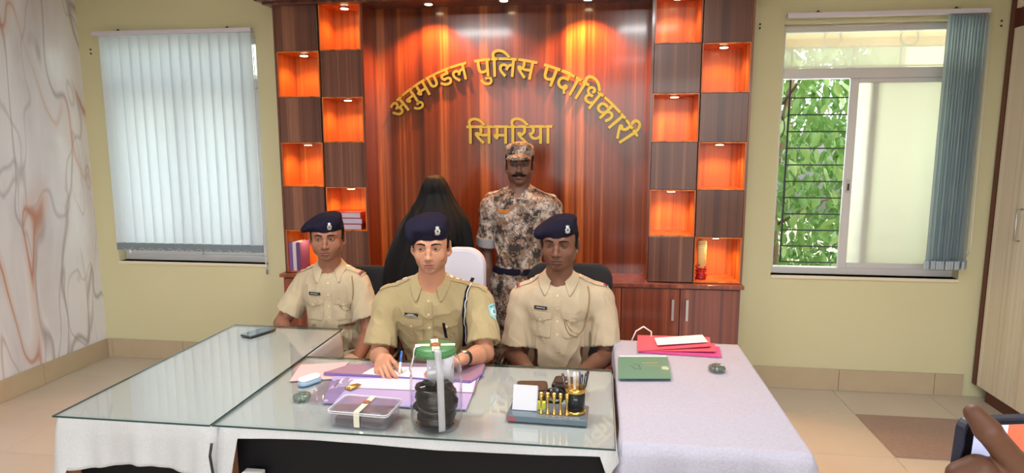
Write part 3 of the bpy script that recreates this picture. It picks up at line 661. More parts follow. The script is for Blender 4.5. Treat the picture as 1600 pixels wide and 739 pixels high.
# paper slip in the jar
MB().grid([[jc+Vector((.075*math.sin(u*1.2-.62)+.004, .055-.02*math.cos(u*3), z)) for u in (0, .25, .5, .75, 1)] for z in (.11, .16, .215)]).build('paper_slip', M_PAPER, J, solid=.0006)
coil = thing('black_bundle', jc+Vector((0, 0, .006)), 'coiled black bundle filling the lower half of the jar', 'bundle')
r = random.Random(3)
for k in range(17):
    pts = []; R0 = r.uniform(.044, .060); z = .012+.0068*k+r.uniform(-.003, .003); cx, cy = r.uniform(-.013, .013), r.uniform(-.013, .013); tl = r.uniform(-.30, .30)*min(1, k/4); ph = r.uniform(0, 6)
    if k in (7, 13): R0 *= .86
    for i in range(33): a = 2*PI*i/32; rr = R0*(1+.06*math.sin(3*a+ph)); pts.append(jc+Vector((cx+rr*math.cos(a), cy+rr*math.sin(a), max(.010, z+tl*rr*math.cos(a+ph)))))
    MB().tube(pts, [.0078*(1+.22*math.sin(9*i+ph*3)) for i in range(33)], 7, cap=False).build('coil', plain('black_rubber', (6, 6, 8), .25, spec=.4), coil)
b = MB()
for k in range(26):
    a, rr, z = r.uniform(0, 6.28), r.uniform(0, .045), r.uniform(.012, .135); p = jc+Vector((rr*math.cos(a), rr*math.sin(a), z)); q = p+Vector((r.uniform(-.03, .03), r.uniform(-.03, .03), r.uniform(-.01, .02))); b.tube([p, (p+q)/2+Vector((0, 0, .008)), q], .008, 6)
b.build('loose_ends', plain('black_rubber', (6, 6, 8), .25, spec=.4), coil)['kind'] = 'stuff'
# --- pen stand set
c = Vector((-.158, 2.118, ZI)); st = thing('pen_stand', c, 'grey slate desk stand with brass pen rests and a round pen cup', 'pen stand'); Mx = frameM(c, math.radians(-2))
M_SLATE = plain('slate_blue_plastic', (88, 104, 116), .25, coat=.5); M_SLATEG = m_sheetglass('smoky_glass', (110, 130, 138), 1.5, .05, .25, (90, 105, 115))
MB().prism(rrect(.272, .125, .006), 0, .022, Mx).build('base', M_SLATE, st, bevel=.002)
MB().box((-.134, -.0635, .003), (-.105, -.0622, .017), Mx).build('maker_plate', plain('dull_red', (150, 70, 76), .5), st)
for k in range(5):
    xx = -.022+.022*k; MB().lathe(Mx @ Vector((xx, -.030, .022)), [(.009, 0), (.008, .004), (.003, .012), (.0028, .036), (.0065, .058), (.007, .074), (.0058, .074), (.003, .05)], 14).build('brass_pen_rest', M_BRASS, st)
MB().prism(rrect(.085, .012, .003), .022, .055, Mx @ Matrix.Translation((-.085, .010, 0))).build('card_slot', M_SLATE, st)
cup = Mx @ Vector((.092, .0, .022))
MB().lathe(cup, [(.034, 0), (.036, .003), (.036, .010), (.033, .012)], 26).build('brass_ring', M_BRASS, st); MB().lathe(cup, [(.033, .010), (.033, .082), (.0315, .082), (.0315, .012)], 26).build('cup', M_SLATEG, st)
MB().lathe(cup, [(.0325, .074), (.0355, .076), (.0355, .088), (.0325, .089)], 26).build('brass_ring', M_BRASS, st)
nb = thing('memo_pad', Mx @ Vector((-.085, -.02, .022)), 'white memo block leaning in the desk stand', 'memo pad'); Mn = Mx @ Matrix.Translation((-.082, -.018, .024)) @ Matrix.Rotation(math.radians(-22), 4, 'X')
for k in range(6): MB().box((-.042+.0004*k, .0026*k, 0), (.042+.0004*k, .0026*k+.0022, .085-.001*k), Mn).build('page', plain('memo_paper', (198, 199, 208), .8), nb)
pens = [((-.016, -.006), (-.045, .004), (70, 40, 60), 'plum'), ((-.010, .010), (-.028, .022), (190, 196, 206), 'silver'), ((0, -.012), (-.004, -.012), (226, 228, 232), 'white'), ((.006, .008), (.006, .02), (210, 200, 180), 'cream'), ((.010, -.008), (.022, -.012), (30, 36, 60), 'navy'), ((.016, .004), (.042, .006), (24, 24, 28), 'black'), ((-.004, .014), (.012, .03), (60, 110, 170), 'blue'), ((.018, -.004), (.036, .0), (40, 44, 60), 'dark grey')]
for i, (p0, p1, colr, nm) in enumerate(pens):
    a = cup+Vector((p0[0], p0[1], .004)); e = cup+Vector((p1[0], p1[1], .135+.006*(i % 3))); t = thing('pen', a, nm+' pen standing in the round cup of the desk stand', 'pen', 'pens in the desk stand cup')
    mcol = plain('pen_'+nm, colr, .3); MB().tube([a, a+(e-a)*.62], .0042, 9).build('barrel', mcol, t); MB().tube([a+(e-a)*.62, a+(e-a)*.97, e], [.0050, .0050, .003], 9).build('cap', mcol, t)
    MB().tube([a+(e-a)*.70+Vector((.0, -.006, 0)), a+(e-a)*.93+Vector((0, -.006, 0))], .0012, 6).build('clip', M_STEEL, t)
t = thing('note_block', Mx @ Vector((-.030, .012, .022)), 'tiny yellow-green sticky note block behind the brass pen rests', 'note block'); MB().box((-.040, .002, .022), (-.012, .022, .046), Mx).build('pages', plain('yellow_green_paper', (196, 206, 70), .7), t)
# --- black leather pouches behind the stand
M_LEA = plain('black_leather', (34, 28, 28), .35, bump=(120, .3), var=.1); M_LEAB = plain('dark_brown_leather', (58, 42, 38), .4, bump=(120, .3), var=.1)
def pouch(c, w, d, h, rz, label, m, strap=True):
    t = thing('leather_pouch', c, label, 'pouch'); M = frameM(c, rz)
    MB().prism(rrect(w, d, .016), 0, h, M).build('case', m, t, bevel=.008)
    MB().prism(rrect(w*.8, d*.5, .012), h, h+.004, M @ Matrix.Translation((0, -.01, 0))).build('flap', m, t, bevel=.002)
    MB().lathe(M @ Vector((0, -d*.25, h+.004)), [(.007, 0), (.006, .002), (0, .0025)], 14).build('snap_button', M_STEEL, t)
pouch(Vector((-.228, 2.262, ZI)), .115, .135, .048, .12, 'black leather pouch with a brown flap behind the memo pad', M_LEAB)
pouch(Vector((-.105, 2.33, ZI)), .105, .10, .052, -.1, 'smaller black leather pouch behind the pens, lying crosswise', M_LEA)
wt = thing('wristwatch', Vector((-.145, 2.225, ZI)), 'black wristwatch lying between the desk stand and the pouches', 'watch'); c = Vector((-.145, 2.225, ZI))
MB().tube([c+Vector((.030*math.cos(a), .004*math.sin(3*a), .030+.028*math.sin(a))) for a in [2*PI*i/24 for i in range(25)]], .0065, 8, cap=False).build('strap', M_BLKPL, wt)
MB().lathe(c+Vector((0, -.004, .045)), [(.018, 0), (.019, .004), (.019, .010), (.016, .012), (0, .012)], 20, Matrix.Rotation(math.radians(50), 4, 'X')).build('watch_case', M_BLKPL, wt)
# --- right desk: diary, files, paper
zc = ZT+.0095
M_DIARY = plain('teal_green_cover', (84, 138, 118), .35, bump=(160, .2), coat=.2)
d = thing('diary', at(1005, 572, z=zc), 'green hardcover diary at the left corner of the white cloth', 'diary')
sheet('page_block', [(968, 590), (1046, 590), (1041, 559), (968, 559)], zc, .010, M_PAPER, parent=d)
sheet('cover', [(966, 592), (1049, 592), (1043, 558), (966, 558)], zc+.010, .002, M_DIARY, parent=d); sheet('back_cover', [(966, 592), (1049, 592), (1043, 558), (966, 558)], zc-.001, .0016, M_DIARY, parent=d)
zz = zc+.0122; strip(d, 'gold_lettering', [(1003, 567), (1028, 567)], zz, .006, plain('faded_gold', (176, 160, 96), .5), .0003); strip(d, 'gold_lettering', [(1006, 571), (1030, 571)], zz, .003, MATS['faded_gold'], .0003)
strip(d, 'crest_print', [(986, 571), (992, 576), (1001, 577), (998, 570), (989, 568)], zz, .004, plain('dark_teal_print', (54, 96, 84), .5), .0003)
M_PINK = plain('pink_card', (214, 84, 108), .6); M_MAG = plain('magenta_card', (206, 70, 136), .6)
f = tag(sheet('cardboard_file', [(1000, 551), (1127, 559), (1124, 544), (1000, 538)], zc, .008, M_MAG), 'magenta card file lowest in the pile on the right desk', 'file')
f = thing('cardboard_file', at(1050, 540, z=zc), 'pink card file on top of the magenta file, right desk', 'file'); 
b = MB(); P = [(996, 552, .012), (1110, 549, .026), (1109, 533, .020), (996, 527, .012)]
vs = [b.bm.verts.new(at(x, y, z=zc)+Vector((0, 0, h-.003))) for x, y, h in P]; vt = [b.bm.verts.new(v.co+Vector((0, 0, .003))) for v in vs]
b.bm.faces.new(vs[::-1]); b.bm.faces.new(vt)
for i in range(4): b.bm.faces.new((vs[i], vs[(i+1) % 4], vt[(i+1) % 4], vt[i]))
b.build('cover', M_PINK, f)
b = MB(); P = [(1000, 551, .009), (1118, 555, .018), (1117, 541, .014), (1000, 535, .009)]
vs = [b.bm.verts.new(at(x, y, z=zc)+Vector((0, 0, h-.002))) for x, y, h in P]; vt = [b.bm.verts.new(v.co+Vector((0, 0, .002))) for v in vs]
b.bm.faces.new(vs[::-1]); b.bm.faces.new(vt)
for i in range(4): b.bm.faces.new((vs[i], vs[(i+1) % 4], vt[(i+1) % 4], vt[i]))
b.build('back_cover', M_PINK, f)
b = MB(); P = [(1027, 547, .024), (1106, 544, .030), (1097, 531, .026), (1022, 535, .022)]
vs = [b.bm.verts.new(at(x, y, z=zc)+Vector((0, 0, h-.001))) for x, y, h in P]; vt = [b.bm.verts.new(v.co+Vector((0, 0, .001))) for v in vs]
b.bm.faces.new(vs[::-1]); b.bm.faces.new(vt)
for i in range(4): b.bm.faces.new((vs[i], vs[(i+1) % 4], vt[(i+1) % 4], vt[i]))
tag(b.build('sheet_of_paper', M_PAPER), 'white printed sheet lying on the pink file', 'paper')
# --- white cable loops behind the right desk
c = at(997, 528, z=ZT+.01)
pts = [Vector((.155, 3.12, .50)), Vector((.17, 3.08, .74)), Vector((.19, 3.06, .80)), Vector((.225, 3.055, .825)), Vector((.262, 3.06, .80)), Vector((.265, 3.075, .72)), Vector((.27, 3.09, .40)), Vector((.27, 3.09, .02))]
tag(MB().tube(pts, .0035, 8).build('cable', M_WHITE), 'white cable looping up behind the right desk', 'cable')
# --- white socket thing and black cable by the left desk leg
c = Vector((-1.150, 1.915, 0)); t = thing('cable_trunking', c, 'white plastic trunking at the front left leg of the middle desk', 'trunking')
MB().box((c.x-.030, c.y, 0), (c.x+.018, c.y+.03, .575)).build('channel', M_WHITE, t, bevel=.003); MB().box((c.x-.034, c.y-.006, .560), (c.x+.034, c.y+.032, .592)).build('end_cap', M_WHITE, t, bevel=.003)
tag(MB().tube([(-1.273, 1.895, .70), (-1.276, 1.885, .66), (-1.270, 1.885, .60), (-1.277, 1.885, .5), (-1.27, 1.89, .2), (-1.272, 1.90, .004)], .0045, 8).build('cable', M_BLKPL), 'black cable hanging between the left and middle desks', 'cable')
# ================================================================== items in the niches
x0, x1, z0, z1 = [n for n in NICHES if abs(n[0]-BX[0]) < .01 and n[2] < 1.2 and n[2] > 1.0][0]
M_RED = plain('red_book_cover', (150, 34, 26), .45)
zz = z0; r = random.Random(2)
for k in range(3):
    h = .040; off = [.0, .006, -.004][k]; t = thing('book', ((x0+x1)/2, yF+.12, zz), ['red-covered thick book, bottom of the niche stack', 'red-covered thick book, middle of the niche stack', 'red-covered thick book, topmost of the niche stack'][k], 'book', 'stack of red books in the lit niche')
    xa, xb, ya, yb = x0+.004, x1-.042+off, yF+.004, yF+.20
    MB().box((xa+.003, ya+.003, zz+.003), (xb-.002, yb, zz+h-.003)).build('page_block', plain('lilac_grey_pages', (190, 176, 196), .8), t)
    MB().box((xa, ya, zz), (xb, yb, zz+.003)).box((xa, ya, zz+h-.003), (xb, yb, zz+h)).box((xb-.002, ya, zz+.003), (xb+.002, yb, zz+h-.003)).build('cover', M_RED, t); zz += h+.0005
x0, x1, z0, z1 = [n for n in NICHES if abs(n[0]-AX[0]) < .01 and n[2] < .9][0]
for k, (cc, nm) in enumerate((((120, 84, 150), 'violet'), ((200, 190, 196), 'pale grey'), ((90, 60, 110), 'dark plum'))):
    t = thing('book', (x0+.03+.03*k, yF+.08, z0), nm+' book standing in the lowest left niche', 'book', 'books standing in the lowest left niche')
    xa = x0+.006+.029*k; MB().box((xa, yF+.02, z0), (xa+.003, yF+.17, z0+.20)).box((xa+.023, yF+.02, z0), (xa+.026, yF+.17, z0+.20)).box((xa, yF+.017, z0), (xa+.026, yF+.02, z0+.20)).build('cover', plain('book_'+nm, cc, .5), t)
    MB().box((xa+.003, yF+.02, z0+.003), (xa+.023, yF+.166, z0+.195)).build('page_block', M_PAPER, t)
# cylinder ornament in the lowest right niche
x0, x1, z0, z1 = [n for n in NICHES if abs(n[0]-DX[0]) < .01 and n[2] < .9][0]
c = Vector((x0+.062, yF+.10, z0)); t = thing('cylinder_lamp', c, 'cream cylindrical ornament with red flowers at its foot, in the lowest right niche', 'ornament')
MB().lathe(c, [(.034, 0), (.034, .012), (.030, .015), (.030, .075)], 26).build('base', plain('deep_red_lacquer', (150, 24, 30), .4), t)
cyl = MB().lathe(c, [(.029, .075), (.029, .252), (.026, .256), (0, .256)], 26).build('cylinder', plain('cream_ribbed', (244, 226, 160), .5), t)
for k in range(14): MB().tube([c+Vector((.0295*math.cos(a), .0295*math.sin(a), .088+.012*k)) for a in [2*PI*i/20 for i in range(21)]], .0016, 5, cap=False).build('rib', plain('tan_rib', (190, 160, 100), .6), t)
fl_ = MB()
for k in range(22):
    a = k*2.4; p = c+Vector((.031*math.cos(a), .031*math.sin(a), .02+.0036*k)); fl_.lathe(p, [(0, -.008), (.009, -.003), (.010, .003), (0, .006)], 7)
fl_.build('flower_relief', plain('red_flower', (196, 36, 34), .5), t)
# outlines of the letters of the sign: advance width and closed outlines, thousandths of the type size
GL = {
 'a': (764, [[[470,218],[465,175],[450,141],[425,114],[374,89],[312,80],[257,87],[206,108],[159,144],[115,196],[71,267],[29,356],[100,382],[145,287],[193,215],[228,180],[265,160],[305,153],[340,157],[367,171],[385,193],[391,227],[386,262],[371,293],[347,321],[318,347],[260,341],[255,411],[313,418],[352,435],[373,461],[380,494],[374,525],[357,546],[331,558],[302,562],[267,560],[235,552],[171,525],[146,594],[175,607],[211,620],[252,629],[298,632],[346,628],[386,615],[418,593],[449,549],[459,495],[452,447],[429,407],[392,375],[412,355],[486,350],[543,353],[594,363],[594,551],[521,551],[521,622],[779,622],[779,551],[675,551],[675,0],[594,0],[594,290],[547,282],[498,279],[455,282],[466,251]]]),
 'na': (555, [[[0,622],[569,622],[569,551],[466,551],[466,0],[385,0],[385,298],[204,298],[204,244],[201,220],[190,202],[174,192],[153,188],[128,193],[102,209],[77,232],[56,260],[42,290],[37,318],[40,339],[51,355],[69,366],[98,369],[385,369],[385,551],[0,551]]]),
 'u': (0, [[[-248,-12],[-193,5],[-136,11],[-69,1],[-20,-28],[12,-72],[22,-129],[10,-184],[-25,-229],[-60,-251],[-104,-264],[-157,-268],[-219,-263],[-275,-248],[-325,-222],[-392,-169],[-455,-100],[-394,-57],[-356,-101],[-320,-136],[-284,-163],[-246,-182],[-204,-192],[-157,-196],[-111,-191],[-78,-178],[-58,-154],[-51,-122],[-57,-93],[-76,-73],[-102,-61],[-131,-57],[-180,-62],[-222,-79]]]),
 'ma': (598, [[[509,551],[509,0],[428,0],[428,250],[207,250],[207,213],[203,185],[193,166],[177,155],[159,151],[140,154],[119,164],[80,196],[51,237],[39,278],[42,295],[53,309],[71,318],[100,321],[126,321],[126,551],[0,551],[0,622],[612,622],[612,551]],[[428,551],[207,551],[207,321],[428,321]]]),
 'nna': (723, [[[634,551],[634,0],[553,0],[553,551],[420,551],[420,321],[418,282],[412,250],[401,222],[385,198],[361,176],[331,160],[294,149],[251,146],[194,153],[149,172],[114,205],[99,231],[88,263],[81,303],[79,352],[79,551],[0,551],[0,622],[737,622],[737,551]],[[249,217],[293,225],[321,249],[336,288],[338,315],[339,353],[339,551],[160,551],[160,353],[161,318],[164,291],[178,251],[206,226],[225,219]]]),
 'dda': (577, [[[358,222],[300,215],[248,197],[205,228],[169,263],[145,304],[137,352],[139,378],[147,400],[174,433],[199,448],[228,458],[264,463],[308,465],[401,465],[401,551],[0,551],[0,622],[592,622],[592,551],[482,551],[482,394],[298,394],[271,393],[254,391],[232,381],[221,367],[217,347],[220,325],[231,307],[261,277],[309,290],[362,294],[430,285],[485,257],[512,228],[529,194],[534,154],[529,112],[512,75],[485,44],[447,19],[397,5],[337,0],[244,11],[162,44],[89,95],[25,158],[86,207],[144,148],[203,107],[266,82],[337,74],[388,79],[424,94],[446,118],[453,152],[447,183],[429,205],[399,218]]]),
 'la': (678, [[[0,551],[0,622],[693,622],[693,551],[589,551],[589,0],[508,0],[508,355],[494,356],[470,353],[445,344],[421,327],[397,301],[375,262],[356,208],[279,232],[293,275],[311,313],[263,342],[238,350],[209,353],[174,347],[148,330],[131,304],[126,271],[131,234],[148,199],[174,163],[210,127],[255,86],[309,40],[255,-12],[149,84],[106,129],[73,176],[52,224],[45,275],[51,323],[70,362],[97,391],[131,411],[168,422],[204,426],[246,422],[285,412],[320,394],[354,370],[396,401],[444,420],[499,426],[508,426],[508,551]]]),
 'pa': (568, [[[479,551],[479,0],[398,0],[398,191],[335,159],[298,149],[254,146],[216,149],[182,160],[152,175],[128,194],[106,223],[91,258],[82,301],[79,358],[79,551],[0,551],[0,622],[583,622],[583,551]],[[398,551],[160,551],[160,369],[161,332],[163,304],[173,266],[190,240],[220,223],[263,217],[302,222],[338,236],[398,280]]]),
 'i': (259, [[[89,551],[0,551],[0,622],[80,622],[61,669],[53,724],[59,773],[79,814],[111,849],[154,875],[206,891],[266,896],[356,888],[440,862],[516,820],[585,763],[648,695],[704,615],[620,615],[558,690],[493,749],[425,791],[355,816],[283,824],[221,817],[174,795],[144,760],[134,714],[136,686],[144,662],[165,622],[273,622],[273,551],[170,551],[170,0],[89,0]]]),
 'sa': (676, [[[587,551],[587,0],[506,0],[506,266],[448,254],[380,251],[292,259],[248,267],[212,277],[167,253],[212,200],[264,146],[380,42],[326,-12],[221,87],[174,136],[133,181],[99,222],[73,256],[55,284],[46,305],[40,340],[44,359],[55,376],[75,389],[104,393],[127,390],[148,382],[181,350],[199,372],[210,399],[217,458],[213,512],[201,551],[0,551],[0,622],[691,622],[691,551]],[[369,322],[440,326],[506,339],[506,551],[281,551],[293,511],[298,458],[296,419],[289,385],[277,356],[262,333]]]),
 'da': (520, [[[413,-58],[373,11],[342,73],[316,70],[287,68],[203,79],[162,92],[125,113],[93,140],[68,176],[51,219],[46,272],[50,313],[62,348],[79,377],[102,401],[139,426],[183,443],[234,453],[290,456],[295,456],[295,551],[0,551],[0,622],[534,622],[534,551],[376,551],[376,385],[327,385],[275,383],[234,378],[201,369],[173,355],[153,338],[139,317],[129,292],[126,262],[136,214],[166,175],[197,155],[237,144],[287,140],[299,140],[312,141],[306,176],[311,206],[327,226],[349,236],[373,240],[411,234],[439,216],[455,190],[461,162],[457,134],[447,113],[410,86],[439,37],[457,9],[480,-24]]]),
 'aa': (259, [[[170,551],[170,0],[89,0],[89,551],[0,551],[0,622],[273,622],[273,551]]]),
 'dha': (615, [[[630,551],[526,551],[526,0],[445,0],[445,150],[378,117],[336,106],[283,103],[213,113],[159,144],[132,173],[116,209],[111,251],[120,303],[148,348],[105,370],[72,402],[49,442],[42,493],[52,548],[83,593],[130,622],[187,632],[236,625],[275,604],[302,572],[311,531],[301,486],[271,443],[210,482],[226,504],[230,526],[220,555],[206,565],[184,568],[158,562],[136,546],[121,521],[116,489],[120,460],[132,438],[149,421],[172,409],[223,397],[288,405],[312,404],[333,402],[326,332],[312,333],[298,333],[253,328],[220,312],[198,288],[191,254],[198,218],[220,193],[252,178],[292,173],[341,178],[382,195],[416,218],[445,245],[445,551],[383,551],[383,622],[630,622]]]),
 'ka': (762, [[[777,551],[452,551],[452,349],[486,377],[525,393],[569,399],[628,389],[675,358],[698,326],[711,286],[716,239],[712,192],[701,141],[681,90],[651,39],[579,80],[602,115],[620,154],[632,196],[636,237],[631,278],[617,307],[593,324],[562,330],[526,322],[489,298],[452,258],[452,0],[371,0],[371,174],[312,136],[272,123],[226,118],[180,123],[138,137],[100,161],[71,195],[52,238],[46,290],[52,340],[70,382],[101,417],[141,443],[189,459],[244,464],[296,461],[321,457],[339,454],[333,381],[293,388],[249,391],[198,385],[159,365],[135,334],[127,292],[135,246],[158,214],[190,194],[228,188],[270,193],[307,209],[371,260],[371,551],[0,551],[0,622],[777,622]]]),
 'ii': (259, [[[-185,615],[-211,682],[-220,748],[-210,807],[-178,855],[-146,878],[-107,891],[-61,896],[-6,889],[39,868],[76,831],[108,779],[136,709],[163,622],[273,622],[273,551],[170,551],[170,0],[89,0],[89,551],[0,551],[0,622],[87,622],[68,685],[49,736],[29,776],[5,803],[-23,820],[-57,825],[-92,819],[-118,801],[-134,771],[-139,733],[-129,672],[-105,615]]]),
 'ra': (409, [[[395,42],[341,-12],[230,87],[181,136],[138,181],[102,222],[75,256],[57,284],[47,305],[40,340],[44,359],[55,376],[75,389],[104,393],[127,390],[148,382],[181,349],[215,371],[238,399],[252,431],[256,468],[251,514],[239,551],[0,551],[0,622],[424,622],[424,551],[320,551],[332,510],[336,458],[331,407],[314,365],[288,330],[254,301],[213,276],[167,254],[216,201],[272,147]]]),
 'ya': (580, [[[595,622],[595,551],[491,551],[491,0],[410,0],[410,179],[343,147],[301,136],[253,132],[197,139],[148,159],[108,193],[75,237],[52,291],[38,353],[92,369],[130,390],[153,418],[160,457],[157,484],[149,509],[123,551],[0,551],[0,622]],[[129,301],[152,258],[180,228],[215,209],[259,203],[306,208],[346,224],[380,247],[410,274],[410,551],[211,551],[233,498],[240,445],[233,396],[212,355],[178,324]]]),
}
# ================================================================== SIGN LETTERS (bent along an arc, cut from thick gold sheet)
def clipx(P, c):
    out = []
    for i in range(len(P)):
        a, b_ = P[i], P[(i+1) % len(P)]
        ia, ib = a[0] <= c, b_[0] <= c
        if ia: out.append(a)
        if ia != ib: t = (c-a[0])/(b_[0]-a[0]); out.append((c, a[1]+t*(b_[1]-a[1])))
    return out
def dens(P, st=45):
    out = []
    for i in range(len(P)):
        a, b_ = P[i], P[(i+1) % len(P)]; L_ = math.hypot(b_[0]-a[0], b_[1]-a[1]); n = max(1, int(L_/st))
        for k in range(n): t = k/n; out.append((a[0]+(b_[0]-a[0])*t, a[1]+(b_[1]-a[1])*t))
    return out
def shapes(word):
    x = 0; out = []
    for g in word:
        if g == 'half_nna':
            adv, sp = GL['nna']; c = NNA_CUT; out.append((x, [clipx(p, c) for p in sp])); x += c; continue
        adv, sp = GL[g]; out.append((x, sp)); x += adv
    return out, x
NNA_CUT = 478
YS = yP-.020
def lettering(word, label, fn, width, off=0):
    sh, W_ = shapes(word); k = width/W_; t = thing('sign_word', fn(0, 0)+Vector((0, 0, 0)), label, 'sign', 'gold letters mounted on the central panel')
    for x, sp in sh:
        cu = bpy.data.curves.new('letter', 'CURVE'); cu.dimensions = '2D'; cu.fill_mode = 'BOTH'; cu.extrude = .007; cu.offset = 0.0018; cu.bevel_depth = .0008
        for P in sp:
            P = dens(P); s = cu.splines.new('POLY'); s.use_cyclic_u = True; s.points.add(len(P)-1)
            for i, (a, b_) in enumerate(P):
                q = fn((x+a)*k+off, (b_-622)*k); s.points[i].co = (q.x, q.z, 0, 1)
        o = bpy.data.objects.new('letter', cu); me = bpy.data.meshes.new_from_object(o); bpy.data.objects.remove(o)
        me.transform(Matrix.Rotation(PI/2, 4, 'X')); me.transform(Matrix.Translation((0, YS, 0)))
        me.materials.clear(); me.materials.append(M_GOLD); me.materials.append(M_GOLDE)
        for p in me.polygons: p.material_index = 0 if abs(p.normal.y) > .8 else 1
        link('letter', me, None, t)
    pins = MB()
    for x, sp in sh[::2]:
        q = fn((x+120)*k+off, -25*k); pins.tube([(q.x, YS+.006, q.z), (q.x, yP-.001, q.z)], .003, 6)
    pins.build('mounting_pin', M_STEEL, t)
CXc, CZc, RAD = -.688, 1.154, 1.114
def arcf(a0):
    def f(s, h):
        a = a0+s/RAD; rr = RAD+h; return Vector((CXc+rr*math.sin(a), YS, CZc+rr*math.cos(a)))
    return f
d2 = math.radians
lettering(['a', 'na', 'u', 'ma', 'half_nna', 'dda', 'la'], 'gold sign word अनुमण्डल rising along the left of the arc', arcf(d2(-45.8)), RAD*d2(33.6))
lettering(['pa', 'u', 'i', 'la', 'sa'], 'gold sign word पुलिस at the crown of the arc', arcf(d2(-8.9)), RAD*d2(22.3))
lettering(['pa', 'da', 'aa', 'i', 'dha', 'ka', 'aa', 'ra', 'ii'], 'gold sign word पदाधिकारी descending along the right of the arc', arcf(d2(16.2)), RAD*d2(41.8))
lettering(['i', 'sa', 'ma', 'i', 'ra', 'ya', 'aa'], 'gold straight sign word सिमरिया below the arc', lambda s, h: Vector((-.918+s, YS, 1.812+h)), .592)
# ================================================================== IMPLICIT MODELLING (smooth unions -> one continuous surface)
F32 = np.float32
def rotm(rx=0, ry=0, rz=0):
    return np.array((Matrix.Rotation(rz, 3, 'Z') @ Matrix.Rotation(ry, 3, 'Y') @ Matrix.Rotation(rx, 3, 'X')))
def nv(v): v = np.asarray(v, float); return v/np.linalg.norm(v)
class Shape:
    """ordered list of primitives; each (mode, k, centre, radius, fn); P is (n,3)"""
    def __init__(s): s.o = []; s.F = (np.eye(3), np.zeros(3), 1.0); s.post = None
    def frame(s, R=None, t=(0, 0, 0), sc=1.0): s.F = (np.eye(3) if R is None else np.asarray(R, float), np.asarray(t, float), sc); return s
    def w(s, p): R, t, sc = s.F; return R @ (np.asarray(p, float)*sc)+t
    def _add(s, mode, k, c, r, fn): s.o.append((mode, k, np.asarray(c, float), r, fn)); return s
    def ell(s, c, r, k=.01, mode='+', rot=None):
        R, t, sc = s.F; M = R if rot is None else R @ rot; cw = s.w(c); r = np.asarray(r, float)*sc; Mi = M.astype(F32); cw32 = cw.astype(F32); r32 = r.astype(F32); mn = F32(r.min())
        def fn(P):
            q = (P-cw32) @ Mi; a = q/r32; k0 = np.sqrt((a*a).sum(1)); a /= r32; k1 = np.sqrt((a*a).sum(1)); return np.where(k1 > 1e-6, k0*(k0-1)/np.maximum(k1, 1e-6), -mn)
        return s._add(mode, k*sc, cw, r.max(), fn)
    def cap(s, a, b, ra, rb=None, k=.01, mode='+', flat=None):
        """tapered capsule; flat=(axis,factor) squashes the section along a local axis"""
        R, t, sc = s.F; rb = ra if rb is None else rb; a, b = s.w(a), s.w(b); ra, rb = ra*sc, rb*sc; a3, d3 = a.astype(F32), (b-a).astype(F32); L2 = F32(max(1e-9, d3 @ d3))
        ax, fac = (None, 1) if flat is None else (nv(R @ np.asarray(flat[0], float)).astype(F32), flat[1])
        def fn(P):
            q = P-a3; h = np.clip((q @ d3)/L2, 0, 1); v = q-h[:, None]*d3
            if ax is not None: c = v @ ax; v = v+ax*((1/fac-1)*c)[:, None]
            return np.sqrt((v*v).sum(1))-(ra+(rb-ra)*h)
        return s._add(mode, k*sc, (a+b)/2, np.linalg.norm(b-a)/2+max(ra, rb), fn)
    def box(s, c, h, rad=.004, k=.01, mode='+', rot=None):
        R, t, sc = s.F; M = (R if rot is None else R @ rot).astype(F32); cw = s.w(c); h = np.asarray(h, float)*sc; rad *= sc; c3, h3 = cw.astype(F32), (h-rad).astype(F32)
        def fn(P):
            q = np.abs((P-c3) @ M)-h3; return np.sqrt((np.maximum(q, 0)**2).sum(1))+np.minimum(q.max(1), 0)-rad
        return s._add(mode, k*sc, cw, np.linalg.norm(h), fn)
    def chain(s, pts, rs, k=.01, mode='+', flat=None):
        for i in range(len(pts)-1): s.cap(pts[i], pts[i+1], rs[i], rs[i+1], k if i == 0 else min(k, .012), mode, flat)
        return s
    def merge(s, o): s.o += o.o; return s
    def ev(s, P, c=None, rad=0.0, band=0.02):
        P = P.astype(F32); d = np.full(len(P), 1.0, F32)
        for mode, k, cc, r, fn in s.o:
            if c is not None and np.linalg.norm(cc-c) > r+rad+k+band: continue
            e = fn(P)
            if mode == '+':
                if k > 1e-5: h = np.maximum(k-np.abs(d-e), 0)/k; d = np.minimum(d, e)-h*h*(k*.25)
                else: d = np.minimum(d, e)
            elif mode == '-':
                e = -e
                if k > 1e-5: h = np.maximum(k-np.abs(d-e), 0)/k; d = np.maximum(d, e)+h*h*(k*.25)
                else: d = np.maximum(d, e)
            else:
                d = np.maximum(d, e)
        if s.post is not None: d = s.post(P, d)
        return d
    def mesh(s, lo, hi, res, name='surface', B=14):
        lo = np.asarray(lo, float); hi = np.asarray(hi, float); n = np.maximum(2, np.ceil((hi-lo)/res).astype(int)+1); V = np.ones(n, F32)
        half = B*res/2
        for i in range(0, n[0], B):
            for j in range(0, n[1], B):
                for k in range(0, n[2], B):
                    e = np.minimum((i+B, j+B, k+B), n); g = [lo[a]+res*np.arange(q, e[a]) for a, q in enumerate((i, j, k))]
                    c = np.array([(x[0]+x[-1])/2 for x in g]); rd = np.linalg.norm([x[-1]-x[0] for x in g])/2
                    if not any(m == '+' and np.linalg.norm(cc-c) <= r+rd+kk+res*2 for m, kk, cc, r, f in s.o): continue
                    q = s.ev(c[None, :], c, rd, res*3)
                    if abs(q[0]) > rd*2.6+.03: V[i:e[0], j:e[1], k:e[2]] = q[0]; continue
                    X, Y, Z = np.meshgrid(*g, indexing='ij'); P = np.stack([X.ravel(), Y.ravel(), Z.ravel()], 1)
                    V[i:e[0], j:e[1], k:e[2]] = s.ev(P, c, rd, res*3).reshape(X.shape)
        return nets(V, lo, res, name)
